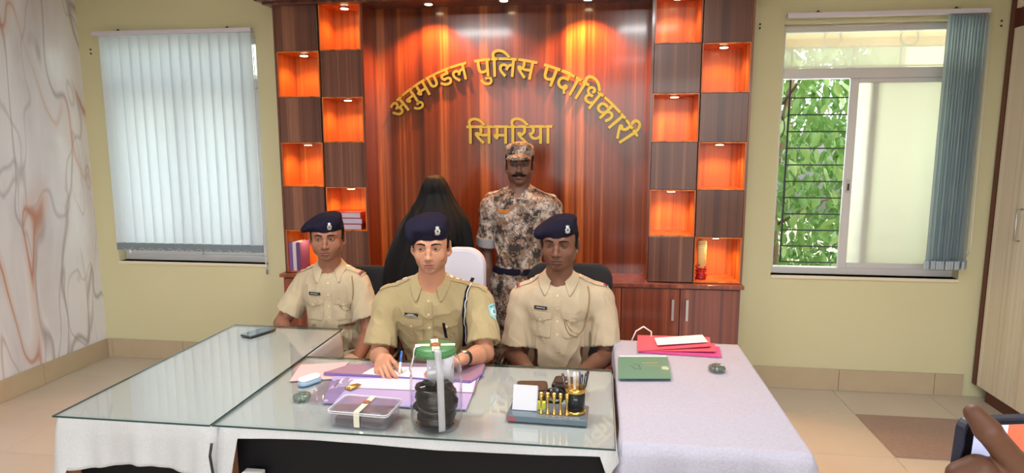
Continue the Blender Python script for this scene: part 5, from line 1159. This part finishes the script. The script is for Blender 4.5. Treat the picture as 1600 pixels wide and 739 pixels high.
    for i, zz in enumerate((-.068, -.130, -.192, -.254)): pf('button', circ(.0055, 10), cb, .0028, .002, dx=.001, dz=zz)
    for q in (-1, 1):
        pc = q*.078; pz = -.155
        pk = pf('pocket', [(-.048, 0), (.048, 0), (.048, -.105), (.040, -.115), (-.040, -.115), (-.048, -.105)], cl, .001, .0034, dx=pc, dz=pz)
        pf('pocket_flap', [(-.051, .004), (.051, .004), (.051, -.022), (.026, -.028), (0, -.042), (-.026, -.028), (-.051, -.022)], cl, .0045, .0034, pk, pc, pz); pf('pocket_button', circ(.0055, 10), cb, .0082, .002, pk, pc, pz-.028)
        pf('pocket_pleat', [(-.010, -.035), (.010, -.035), (.010, -.110), (-.010, -.110)], cl, .0044, .0018, pk, pc, pz)
    if sp.get('plate'):
        pl_ = pf('name_plate', rect(.062, .0155), M_PLATE, .004, .003, shirt, sp['plate'][0], sp['plate'][1]); 
        for j, (w_, zz) in enumerate(((.030, .0030), (.050, -.0032)) if sp.get('two') else ((.042, 0),)):
            n_ = int(w_/.0042)
            for i in range(n_): pf('letter', rect(.0026, .0030 if j == 0 else .0034, -w_/2+(i+.5)*w_/n_, zz), M_PRINT, .0072, .0004, pl_, sp['plate'][0], sp['plate'][1])
    # epaulettes, laid on from above
    for k, q in arms:
        A = rt(sp['sh'+k]); u = (A-NB); u[2] = 0; u = nv(u); v = np.cross(up, u); O2 = NB+up*.2; ln = np.linalg.norm((A-NB)[:2])
        tr_ = nv(A+up*.045-(NB+up*.03)); D2 = -nv(np.cross(tr_, v)*np.sign(np.cross(tr_, v)[2]))
        O2 = NB-D2*.12; 
        def pe(name, poly, m, lift, th=.0015, parent=None): return patch(name, T_, O2, tr_, v, D2, poly, m, parent, lift, th, .012)
        e0, e1 = .052, ln+.022
        ep = pe('epaulette', [(e0, -.014), (e0+.014, -.021), (e1, -.026), (e1, .026), (e0+.014, .021), (e0, .014)], sp.get('epm', cl), .003, .003, shirt)
        ns = sp.get('stars', 3)
        for i in range(ns): c_ = e0+.026+(i+(3-ns)*.4)*.031; pe('star', [(c_+a, b_) for a, b_ in star(.0138, .42)], M_STAR, .0065, .002, ep)
        pe('epaulette_button', circ(.005, 10, cx=e0+.009), cb, .0062, .002, ep)
        if sp.get('ribbon'): pe('ribbon', rect(.008, .052, e1-.020), M_REDR, .0062, .0014, ep); pe('ribbon', rect(.007, .052, e1-.0115), M_BLUR, .0062, .0014, ep)
    # ---- trousers, belt, shoes
    Q = Shape(); Q.frame(); Mh = np.array(Vector(z).to_track_quat('Z', 'Y').to_matrix()); ql = (.172, .128, .12) 
    xx = side; yy = np.cross(z, xx); MM = np.stack([np.cross(yy, z), yy, z], 1); Q.ell(H, ql, 0, rot=MM)
    for i, q in enumerate((1, -1)):
        hj = H+side*q*.088-up*.015; kn, an = rt(KN[i]), rt(AN[i]); Q.cap(hj, kn, .094, .070, .04); Q.cap(kn, an+up*.02, .070, .062, .02); d = nv(an-kn)
        Q.cap(an-up*.0, an+up*.05, .050, .050, .003, '-'); Q.box(an-up*.07, (.12, .2, .055), .001, .002, '-')
    Q.box(H+z*.19, (.3, .3, .10), .001, .004, '-', rot=MM); 
    def tpost(P_, d): w1 = wob(P_*np.array((1, 1, .6), F32), 85, 5); return d-F32(.004)*((1-np.abs(w1))**2-.4)
    Q.post = tpost; tl = np.array([rt(p) for p in KN+AN]+[H]); lo, hi = tl.min(0)-.15, tl.max(0)+.15; tro = link('trousers', npmesh('trousers', [Q.mesh(lo, hi, .0065)]), sp['trousers'], root)
    Bt = Shape(); Bt.o = list(T_.o[:3]); wc = (H+z*.075).astype(F32); z3 = z.astype(F32); Bt.post = lambda P_, d: np.maximum(d-F32(.007), np.abs((P_-wc) @ z3)-F32(.019)); c = H+z*.075
    bt = link('belt', npmesh('belt', [Bt.mesh(c-.25, c+.25, .0055)]), sp.get('belt', plain('brown_belt', (88, 52, 30), .4)), root); bk = H+z*.075+fwd*.152
    for i, q in enumerate((1, -1)):
        an = rt(AN[i]); s_ = Shape(); s_.frame(); s_.cap(an-up*.02, an-up*.045, .048, .045, .02); s_.cap(an-up*.045, an+fwd*.14-up*.052, .043, .038, .03); s_.box((an[0], an[1], -.05), (.3, .3, .05), .001, .001, '-')
        if sp.get('boots'): s_.cap(an-up*.02, an+up*.14, .052, .056, .02)
        sh_ = link('boot' if sp.get('boots') else 'shoe', npmesh('s', [s_.mesh((an[0]-.12, an[1]-.26, 0), (an[0]+.12, an[1]+.12, an[2]+.22), .006)]), plain('black_shoe_leather', (18, 16, 16), .3), root)
    return dict(tips=tips, root=root, S=S2, T=T_, R=R, t=t, sc=sc, O=O, D=D, U=U, W=W_, NB=NB, shirt=shirt, pf=pf, fwd=fwd, side=side, up=up)
def A3(px, py, y): return V3(at(px, py, y=y))
M_KHA = m_cloth('khaki_poplin_olive', (158, 142, 104), (170, 154, 116), 160, .25, .85, .15)
M_KHB = m_cloth('khaki_poplin_pale', (174, 157, 132), (186, 170, 144), 160, .25, .85, .15); M_KHC = m_cloth('khaki_poplin_light', (172, 157, 130), (186, 171, 143), 160, .25, .85, .15)
M_CORDK = plain('khaki_cord', (150, 126, 88), .8, bump=(900, .8, .002))
S_MID = m_skin('skin_light_brown', (192, 138, 110), (150, 84, 74), (112, 84, 74)); S_RIGHT = m_skin('skin_deep_brown', (114, 76, 58), (88, 52, 46), (60, 42, 36)); S_LEFT = m_skin('skin_brown', (148, 100, 78), (122, 70, 62), (92, 66, 56)); S_GUARD = m_skin('skin_dark_brown', (112, 78, 66), (96, 58, 56), (74, 56, 52)); S_HAND = m_skin('skin_hand_brown', (100, 66, 50), (100, 66, 50), (100, 66, 50))
def drv(v): return nv(v)
# ---------------------------------------------------------------- middle officer
nk = A3(674, 440, 2.79)
mid = build_person(dict(label='police officer in khaki with three stars per shoulder, writing at the middle desk', skin=S_MID, cloth=M_KHA, trousers=M_KHA, yaw=5, seed=1,
    hip=(nk[0], 2.93, .54), neck=nk, shL=A3(752, 473, 2.80), shR=A3(605, 473, 2.79), elL=A3(757, 552, 2.68), elR=A3(592, 556, 2.70), wrL=A3(722, 561, 2.50), wrR=A3(597, 561, 2.50),
    handL=((-.75, -.62, -.10), (.12, -.1, -1), -1, dict(curl=(.25, .28, .3, .35), thumb=(.5, .25))), handR=((.30, -.85, -.12), (.55, .10, -.80), 1, dict(curl=(.46, .58, .68, .78), thumb=(.42, .75), spread=.07, mk=.006)),
    knee=[(nk[0]+.13, 2.48, .55), (nk[0]-.13, 2.48, .55)], ankle=[(nk[0]+.14, 2.50, .10), (nk[0]-.14, 2.50, .10)], head=(669.5, 389, 2.70, 7, 4, 0, 1.0),
    face=dict(w=.97, jaw=.95, cheek=.95, nose=.95, lips=.9, beard=.42, mus=1.0, eye=.0050), gaze=(-.02, -1, .02), stars=3, plate=(-.078, -.132), two=True, res=.0032, sres=.0038, epm=M_KHA, sleeve=.80, cuff=.073, belly=.95))
beret(mid['R'], mid['t'], mid['sc'], mid['root'], dict(z=.043, c=(-.016, .006, .090), r=(.092, .108, .042), lobe=(-.080, -.010, .046), lr=(.025, .076, .046), ls=-10, slope=-8, back=12, w=1.0), badge=(.030, .078))
pf = mid['pf']
# dark lanyard from the left shoulder, pocket end, arm badge
patch('lanyard', mid['T'], mid['O'], mid['U'], mid['W'], mid['D'], [(.170, -.002), (.186, -.006), (.174, -.04), (.164, -.12), (.158, -.24), (.152, -.30), (.136, -.30), (.143, -.23), (.148, -.12), (.160, -.03)], M_NAVY, mid['shirt'], .003, .004, .012)
tubepath('lanyard_trim', mid['T'], [(.182, -.008), (.170, -.04), (.160, -.12), (.153, -.23), (.148, -.29)], mid['D'], mid['O'], mid['U'], mid['W'], .0022, M_PRINT, mid['shirt'], .008)
patch('lanyard_end', mid['T'], mid['O'], mid['U'], mid['W'], mid['D'], [(.060, -.165), (.072, -.165), (.078, -.24), (.066, -.24)], M_NAVY, mid['shirt'], .006, .003, .012)
eL = A3(764, 484, 2.78); Dd = nv((-.75, 1, 0)); Ud = nv((1, .75, 0)); Oo = eL-Dd*.15
ab = patch('arm_badge', mid['T'], Oo, Ud, (0, 0, 1), Dd, [(-.024, .028), (0, .033), (.024, .028), (.024, -.010), (0, -.034), (-.024, -.010)], plain('pale_blue_badge', (150, 200, 206), .6), mid['shirt'], .002, .002, .012)
patch('badge_ring', mid['T'], Oo, Ud, (0, 0, 1), Dd, circ(.0145, 14), plain('badge_white', (226, 230, 226), .6), ab, .0046, .0006, .012); patch('badge_centre', mid['T'], Oo, Ud, (0, 0, 1), Dd, circ(.0085, 12), plain('badge_teal', (80, 150, 170), .6), ab, .0056, .0006, .012)
patch('badge_title', mid['T'], Oo, Ud, (0, 0, 1), Dd, rect(.036, .006, 0, .023), plain('badge_teal', (80, 150, 170), .6), ab, .0046, .0006, .012)
w0 = A3(724, 560, 2.51); dwr = nv(A3(757, 552, 2.68)-A3(722, 561, 2.50))
def ring(c, d, r, th, wd, m, name, parent):
    q = Vector(d).to_track_quat('Z', 'Y').to_matrix().to_4x4(); return MB().lathe(Vector(c), [(r, -wd/2), (r+th, -wd/2), (r+th, wd/2), (r, wd/2), (r, -wd/2)], 24, q).build(name, m, parent)
wt = thing('wristwatch', Vector(w0), 'dark wristwatch on the left wrist of the writing officer', 'watch'); ring(w0+dwr*.012, dwr, .0285, .003, .018, M_BLKPL, 'strap', wt); ring(w0+dwr*.012+np.array((0, -.004, .030)), (0, 0, 1), .0, .015, .007, M_STEEL, 'watch_case', wt)
# pen in the writing hand
tt = mid['tips']['R']; mp = tt[0]*.5+tt[1]*.5; back = mid['NB']*.0+np.array((-.006, .052, .085)); pa = mp-back*.28; pa[2] = ZI+.0125; pb = mp+back*.95; pn = thing('pen', Vector(pa), 'blue and white pen held in the writing hand', 'pen'); a_, b_ = Vector(pa), Vector(pb)
MB().tube([a_, a_+(b_-a_)*.12], [.0008, .0035], 10).build('tip', M_STEEL, pn); MB().tube([a_+(b_-a_)*.12, a_+(b_-a_)*.6], .0048, 10).build('barrel', M_WHITE, pn); MB().tube([a_+(b_-a_)*.6, b_+(b_-a_)*.12], .0052, 10).build('cap', plain('blue_pen_cap', (44, 96, 176), .3), pn)
# ---------------------------------------------------------------- right officer
nk = A3(873, 433, 3.07)
ro = build_person(dict(label='police officer in pale khaki seated at the right, hands in his lap', skin=S_RIGHT, cloth=M_KHB, trousers=M_KHB, yaw=0, seed=4,
    hip=(nk[0], 3.13, .51), neck=nk, shL=A3(941, 470, 3.08), shR=A3(814, 470, 3.08), elL=A3(949, 556, 3.02), elR=A3(804, 556, 3.02), wrL=(nk[0]+.10, 2.80, .655), wrR=(nk[0]-.10, 2.80, .655),
    handL=((-.35, -.9, -.1), (-.1, .0, -1), -1, dict(curl=(.3, .3, .35, .4))), handR=((.35, -.9, -.1), (.1, .0, -1), 1, dict(curl=(.3, .3, .35, .4))),
    knee=[(nk[0]+.12, 2.72, .56), (nk[0]-.13, 2.72, .56)], ankle=[(nk[0]+.13, 2.74, .10), (nk[0]-.14, 2.74, .10)], head=(869.5, 384, 3.03, -7, 3, 0, 1.05),
    face=dict(w=1.0, jaw=1.06, cheek=1.0, nose=1.2, lips=1.15, beard=.15, mus=.5, eye=.0044), gaze=(-.12, -1, .0), stars=2, ribbon=True, plate=(-.078, -.128), sleeve=.80, cuff=.070, belly=1.05, arm=1.05, nk=1.1, cg=1.05))
beret(ro['R'], ro['t'], ro['sc'], ro['root'], dict(z=.037, c=(-.012, .010, .078), r=(.090, .106, .034), lobe=(-.086, -.012, .044), lr=(.030, .072, .026), ls=-38, slope=-20, back=14, w=.95), badge=(.040, .074))
tubepath('whistle_cord', ro['T'], [(.140, -.035), (.150, -.08), (.140, -.16), (.120, -.235), (.085, -.265), (.050, -.24), (.035, -.19), (.042, -.165)], ro['D'], ro['O'], ro['U'], ro['W'], .0032, M_CORDK, ro['shirt'], .004)
tubepath('whistle_cord', ro['T'], [(.040, -.150), (.046, -.20), (.075, -.245), (.110, -.25), (.128, -.20)], ro['D'], ro['O'], ro['U'], ro['W'], .0026, M_CORDK, ro['shirt'], .004)
# ---------------------------------------------------------------- left officer
nk = A3(516, 417, 3.27)
lo_ = build_person(dict(label='police officer in light khaki seated at the left corner of the desks', skin=S_LEFT, cloth=M_KHC, trousers=M_KHC, yaw=14, seed=7,
    hip=(nk[0]+.02, 3.36, .51), neck=nk, shL=A3(562, 447, 3.26), shR=A3(476, 445, 3.30), elL=A3(578, 517, 3.20), elR=A3(440, 505, 3.22), wrL=(-1.20, 3.02, .60), wrR=(-1.62, 3.10, .70),
    handL=((.1, -.9, -.3), (-.2, .0, -1), -1, dict(curl=(.3, .3, .35, .4))), handR=((.6, -.7, -.2), (.1, .0, -1), 1, dict(curl=(.3, .3, .35, .4))),
    knee=[(nk[0]+.20, 3.00, .56), (nk[0]-.08, 3.06, .56)], ankle=[(nk[0]+.20, 3.10, .10), (nk[0]-.10, 3.14, .10)], head=(507.5, 374, 3.22, 14, 3, 0, 1.02),
    face=dict(w=1.02, jaw=1.12, cheek=1.15, nose=1.05, lips=1.0, beard=.35, mus=1.0, eye=.0044), gaze=(.1, -1, .05), stars=2, ribbon=True, plate=(-.070, -.125), sleeve=.72, cuff=.074, belly=1.06, cg=1.02))
beret(lo_['R'], lo_['t'], lo_['sc'], lo_['root'], dict(z=.038, c=(-.010, .008, .082), r=(.088, .106, .034), lobe=(-.096, -.010, .052), lr=(.038, .068, .020), ls=-34, slope=-16, back=12, w=.98), badge=(.016, .066))
tubepath('whistle_cord', lo_['T'], [(.125, -.035), (.132, -.08), (.130, -.15), (.105, -.215), (.070, -.215), (.052, -.17), (.055, -.150)], lo_['D'], lo_['O'], lo_['U'], lo_['W'], .0032, M_CORDK, lo_['shirt'], .004)
# ---------------------------------------------------------------- guard
M_CAMO = camo('digital_camouflage', [(62, 54, 50), (110, 98, 90), (150, 138, 132), (188, 172, 158), (136, 106, 86)])
M_CUFF = plain('grey_cuff_lining', (150, 146, 150), .8)
nk = A3(812, 297, 3.86)
gd = build_person(dict(label='moustached guard in digital camouflage and field cap standing against the wall unit', skin=S_GUARD, cloth=M_CAMO, trousers=M_CAMO, yaw=0, seed=9, standing=True, boots=True, sres=.0045, res=.004,
    hip=(nk[0], 3.87, .86), neck=nk, shL=A3(862, 325, 3.87), shR=A3(766, 323, 3.87), elL=A3(874, 400, 3.90), elR=A3(760, 397, 3.90), wrL=A3(876, 466, 3.84), wrR=A3(762, 462, 3.84),
    handL=((.02, -.12, -1), (-1, .1, 0), 1, dict(curl=(.45, .5, .55, .6))), handR=((.02, -.12, -1), (1, .1, 0), -1, dict(curl=(.45, .5, .55, .6))),
    knee=[(nk[0]+.10, 3.85, .48), (nk[0]-.10, 3.85, .48)], ankle=[(nk[0]+.11, 3.88, .10), (nk[0]-.11, 3.88, .10)], head=(811, 257, 3.85, 5, -2, 0, 1.02),
    face=dict(w=.95, jaw=1.0, cheek=1.0, nose=1.1, lips=1.0, beard=.35, mus=.5, eye=.0044), gaze=(-.05, -1, -.1), stars=0, moustache=True, sleeve=.80, cuff=.066, belly=.98, button=plain('brown_button', (90, 76, 60), .5), belt=M_NAVY))
fieldcap(gd['R'], gd['t'], gd['sc'], gd['root'], M_CAMO)
for k in ('R', 'L'):
    A, E = [A3(*q) for q in (((766, 323, 3.87), (760, 397, 3.90)) if k == 'R' else ((862, 325, 3.87), (874, 400, 3.90)))]; d = nv(E-A); Ln = np.linalg.norm(E-A); c = A+d*Ln*.72
    C_ = Shape(); C_.frame(); C_.cap(c-d*.025, c+d*.025, .0715, .0725, 0); C_.box(c+d*.075, (.12, .12, .045), .001, .001, '-', rot=np.array(Vector(d).to_track_quat('Z', 'Y').to_matrix())); C_.box(c-d*.075, (.12, .12, .045), .001, .001, '-', rot=np.array(Vector(d).to_track_quat('Z', 'Y').to_matrix())); C_.cap(c, c+d*.08, .052, .056, .003, '-')
    link('rolled_cuff', npmesh('cuff', [C_.mesh(c-.11, c+.11, .0045)]), M_CUFF, gd['shirt'])
rb = gd['pf']('ribbon_bar', rect(.070, .018), plain('orange_ribbon', (208, 132, 50), .7), .006, .002, gd['shirt'], -.080, -.118)
for i in range(2): gd['pf']('stripe', rect(.070, .0022, 0, -.003+.006*i), plain('dark_red_stripe', (120, 50, 40), .7), .0085, .0005, rb, -.080, -.118)
# ---------------------------------------------------------------- hooded person
hc = A3(682, 300, 3.74); hx, hy = float(hc[0]), 3.72
hp = thing('person', (hx, hy, 0), 'person completely covered by a black cloth, standing behind the middle officer', 'person'); up = np.array((0, 0, 1.))
S = Shape(); S.frame(); S.ell((hx, hy, 1.375), (.064, .080, .105), 0); S.cap((hx, hy+.01, 1.30), (hx, hy+.01, 1.18), .055, .055, .02); Lh, Rh = np.array((hx+.145, hy+.01, 1.13)), np.array((hx-.17, hy+.01, 1.13)); torso(S, np.array((hx, hy+.01, .76)), np.array((hx, hy+.01, 1.21)), Lh, Rh, np.eye(3), -.004)
S.frame()
for q in (-1, 1):
    A = np.array((hx-.012+q*.155, hy+.01, 1.12)); E = np.array((hx-.014+q*.175, hy+.03, .88)); W_ = np.array((hx+q*.07, hy-.19, .82)); S.cap(A, E, .047, .040, .03); S.cap(E, W_, .040, .028, .012)
    hand(S, W_, (-q*.8, -.4, -.3), (-q*.3, .6, -.6), -q, curl=(.5, .5, .5, .5)); S.frame()
    S.cap((hx+q*.085, hy, .72), (hx+q*.09, hy, .42), .078, .052, .03); S.cap((hx+q*.09, hy, .42), (hx+q*.095, hy+.02, .09), .052, .036, .02); S.cap((hx+q*.095, hy+.02, .05), (hx+q*.10, hy-.12, .035), .034, .028, .02)
b_me = npmesh('body', [S.mesh((hx-.40, hy-.40, 0), (hx+.40, hy+.3, 1.55), .0065)]); tint_face(b_me, np.eye(3), np.array((hx, hy, 9.)), 1., {}); link('body', b_me, S_LEFT, hp)
Q = Shape(); Q.frame(); Q.ell((hx, hy+.01, .76), (.168, .122, .13), 0)
for q in (-1, 1): Q.cap((hx+q*.085, hy, .74), (hx+q*.09, hy, .42), .092, .068, .04); Q.cap((hx+q*.09, hy, .42), (hx+q*.095, hy+.02, .12), .068, .060, .02)
Q.box((hx, hy, .0), (.4, .4, .09), .001, .001, '-'); link('trousers', npmesh('t', [Q.mesh((hx-.3, hy-.3, .05), (hx+.3, hy+.3, .92), .009)]), plain('dark_grey_trousers', (56, 56, 64), .9), hp)
M_BLKC = m_cloth('black_cloth', (10, 10, 12), (16, 16, 19), 300, .3, .6, .04)
# draped black cloth: radius profile, folds that grow downwards
prof = [(1.512, .000, .0), (1.508, .030, .0), (1.495, .050, .0), (1.455, .071, 0), (1.40, .092, 0), (1.355, .114, 0), (1.30, .152, .0), (1.25, .186, -.0), (1.18, .216, -.0), (1.09, .234, -.0), (1.0, .258, 0), (.90, .268, 0), (.80, .272, 0), (.70, .278, 0), (.60, .284, 0)]
rr_ = np.random.default_rng(8); ph = rr_.uniform(0, 6.28, 8)
def cloth_pt(a, z, r):
    f = min(1, max(0, (1.50-z)/.42)); fold = (.55*math.sin(4*a+ph[0]+z*5)+.5*math.sin(7*a+ph[1]-z*4+math.sin(3*a)*1.4)+.30*math.sin(12*a+ph[2]+z*6+2*math.sin(2*a+1))); s = .004+.019*min(1, f*1.6)
    R_ = r+fold*s; flat = .72 if z < 1.40 else .72+.42*min(1, (z-1.40)/.06); sh = -.028*min(1, max(0, (1.36-z)/.3))
    x = R_*math.cos(a)*(1+.03*math.sin(a*2)); y = R_*math.sin(a)*flat
    x += sh + (.03 if math.cos(a) > 0 else 0)*0; return Vector((hx+x, hy+y-.01, z-.012*f*math.sin(5*a+ph[3])))
zs = []; N_ = 46
pz = [p[0] for p in prof]; prr = [p[1] for p in prof]; rows = []
for i in range(N_+1):
    u = (i/N_)**1.25; z = 1.512-u*(1.512-.60); r = float(np.interp(-z, [-q for q in pz], prr)); rows.append([cloth_pt(2*PI*j/220, z, r) for j in range(220)])
rows[0] = [Vector((hx, hy-.01, 1.5125))+Vector((.004*math.cos(2*PI*j/220), .004*math.sin(2*PI*j/220), 0)) for j in range(220)]
ck = MB().grid(rows, close=True).build('black_cloth', M_BLKC, hp, solid=.002)
ms = []; rows = []
for i in range(22):  # loose flap hanging over the face, ending in a point on the subject's left
    v = i/21; row = []
    for j in range(22):
        u = j/21; a = math.radians(-150+112*u); z = 1.505-v*(.18+.22*u**1.5)*1.0; r = float(np.interp(-z, [-q for q in pz], prr))+.003+(.004+.018*v)*math.sin(u*PI)+.006*v; row.append(cloth_pt(a, z, r)+Vector((0, -.002-.014*v*math.sin(u*PI), 0)))
    rows.append(row)
MB().grid(rows).build('cloth_flap', M_BLKC, ck, solid=.002)
# ---------------------------------------------------------------- chairs
M_CHB = plain('black_mesh_fabric', (26, 26, 30), .8, bump=(300, .4, .001)); M_TOWEL = m_cloth('white_terry_towel', (196, 196, 210), (212, 212, 224), 220, .6)
def chair(c, rz, label, top, wd=.44, towel=False, seat_z=.44, group='black chairs of the officers'):
    c = Vector(c); t = thing('office_chair', (c.x, c.y, 0), label, 'chair'); M = frameM((c.x, c.y, 0), rz)
    MB().prism(rrect(.50, .46, .06), seat_z-.07, seat_z, M).build('seat', M_CHB, t, bevel=.02)
    h = top-(seat_z+.05); Mb = M @ Matrix.Translation((0, .235, seat_z+.05)) @ Matrix.Rotation(PI/2-math.radians(6), 4, 'X') @ Matrix.Translation((0, h/2, 0))
    MB().prism(rrect(wd, h, .09, 8), -.03, .03, Mb).build('backrest', M_CHB, t, bevel=.018)
    if towel: MB().prism(rrect(wd+.02, h*.72, .10, 8), -.040, .040, Mb @ Matrix.Translation((0, h*.14+.012, 0))).build('towel_cover', M_TOWEL, t, bevel=.022)
    for q in (-1, 1): MB().tube([M @ Vector((q*.26, .18, seat_z-.04)), M @ Vector((q*.275, .16, seat_z+.16)), M @ Vector((q*.275, .08, seat_z+.20)), M @ Vector((q*.275, -.10, seat_z+.20)), M @ Vector((q*.27, -.15, seat_z+.14)), M @ Vector((q*.26, -.14, seat_z-.04))], .013, 8).build('armrest', M_BLKPL, t)
    for qx in (-1, 1):
        for qy in (-1, 1): MB().tube([M @ Vector((qx*.20, qy*.18, seat_z-.06)), M @ Vector((qx*.235, qy*.215, 0))], [.015, .012], 10).build('leg', M_STEEL, t)
    return t
chair((-.72, 3.05, 0), 0, 'black chair with a white towel over its back, behind the writing officer', 1.135, .24, True)
chair((nk[0]+.325, 3.19, 0), 0, 'black chair behind the right officer, its top right corner in view', 1.05, .46)
chair((-1.42, 3.38, 0), math.radians(6), 'black chair on which the left officer sits', .97, .47)
# ---------------------------------------------------------------- hand holding up a phone in the right foreground
yv = .46
def G(px, py, y=yv): return V3(at(px, py, y=y))
hpn = thing('person', Vector(G(1600, 800)), 'brown hand of a photographer filming, cut off at the lower right corner', 'person')
S = Shape(); S.frame()
tip, m1, m2, kn = G(1522, 646, .437), G(1543, 672, .432), G(1583, 722, .440), G(1640, 800, .47)
S.cap(tip, m1, .0062, .0076, 0); S.cap(m1, m2, .0078, .0086, .003); S.cap(m2, kn, .0086, .0110, .003)
t0, t1, t2 = G(1500, 742, .442), G(1530, 735, .44), G(1590, 775, .45)
S.cap(t0, t1, .0088, .0098, .0); S.cap(t1, t2, .0098, .0125, .004); S.cap(t2, G(1660, 830, .48), .0135, .018, .02)
for i, (a, b_, c) in enumerate((((1560, 790, .50), (1600, 800, .49), (1660, 820, .485)), ((1575, 830, .50), (1610, 835, .49), (1665, 850, .485)), ((1590, 868, .50), (1620, 872, .49), (1668, 880, .485)))):
    S.cap(G(*a), G(*b_), .0085, .0092, 0); S.cap(G(*b_), G(*c), .0092, .010, .004)
S.cap(G(1650, 815, .48), G(1690, 880, .49), .024, .030, .02); S.cap(G(1690, 880, .49), G(1720, 990, .50), .030, .026, .02); S.cap(G(1720, 990, .50), G(1740, 1300, .46), .028, .040, .02)
S.post = lambda P_, d: d+F32(.00025)*wob(P_, 420, 2)
me = npmesh('body', [S.mesh(np.min([o[2]-o[3] for o in S.o], 0)-.006, np.max([o[2]+o[3] for o in S.o], 0)+.006, .0019)]); tint_face(me, np.eye(3), np.array((0, 0, 9.)), 1., {}); link('body', me, S_HAND, hpn)
Mn_ = plain('finger_nail', (196, 150, 136), .3)
# the phone, held sideways, its screen towards the camera
c0, c1 = G(1509, 656, .452), G(1668, 651, .475); ux = nv(c1-c0); uz = nv(np.cross(np.cross(ux, (0, 0, 1)), ux)); uy = np.cross(uz, ux); PW, PH = .150, .0735
Mp = Matrix(((ux[0], uz[0], -uy[0], 0), (ux[1], uz[1], -uy[1], 0), (ux[2], uz[2], -uy[2], 0), (0, 0, 0, 1))); Mp = Matrix.Translation(Vector(c0+ux*PW/2-uz*PH/2)) @ Mp
ph_ = thing('smartphone', Vector(c0+ux*PW/2-uz*PH/2), 'phone held sideways by the hand at the lower right, its screen showing the scene', 'phone')
MB().prism(rrect(PW, PH, .009), -.008, .0, Mp).build('phone_body', plain('navy_phone_case', (34, 40, 62), .4), ph_, bevel=.0012)
MB().prism(rrect(PW-.004, PH-.004, .008), .0, .0006, Mp).build('front_glass', plain('black_phone_glass', (14, 14, 22), .1), ph_)
def scr(name, x0, x1, z0, z1, c, z=.0008, e=.9): return MB().box((-PW/2+x0, PH/2-z1, .0006), (-PW/2+x1, PH/2-z0, z), Mp).build(name, plain('screen_'+name, c, .3, emit=e), ph_)
s0 = scr('screen', .0075, .146, .0042, .068, (196, 204, 240)); 
scr('screen_area', .0335, .100, .0042, .030, (232, 96, 70), .0009); scr('screen_area', .0335, .100, .030, .046, (226, 120, 150), .0009); scr('screen_area', .0275, .146, .050, .068, (214, 210, 232), .0009)
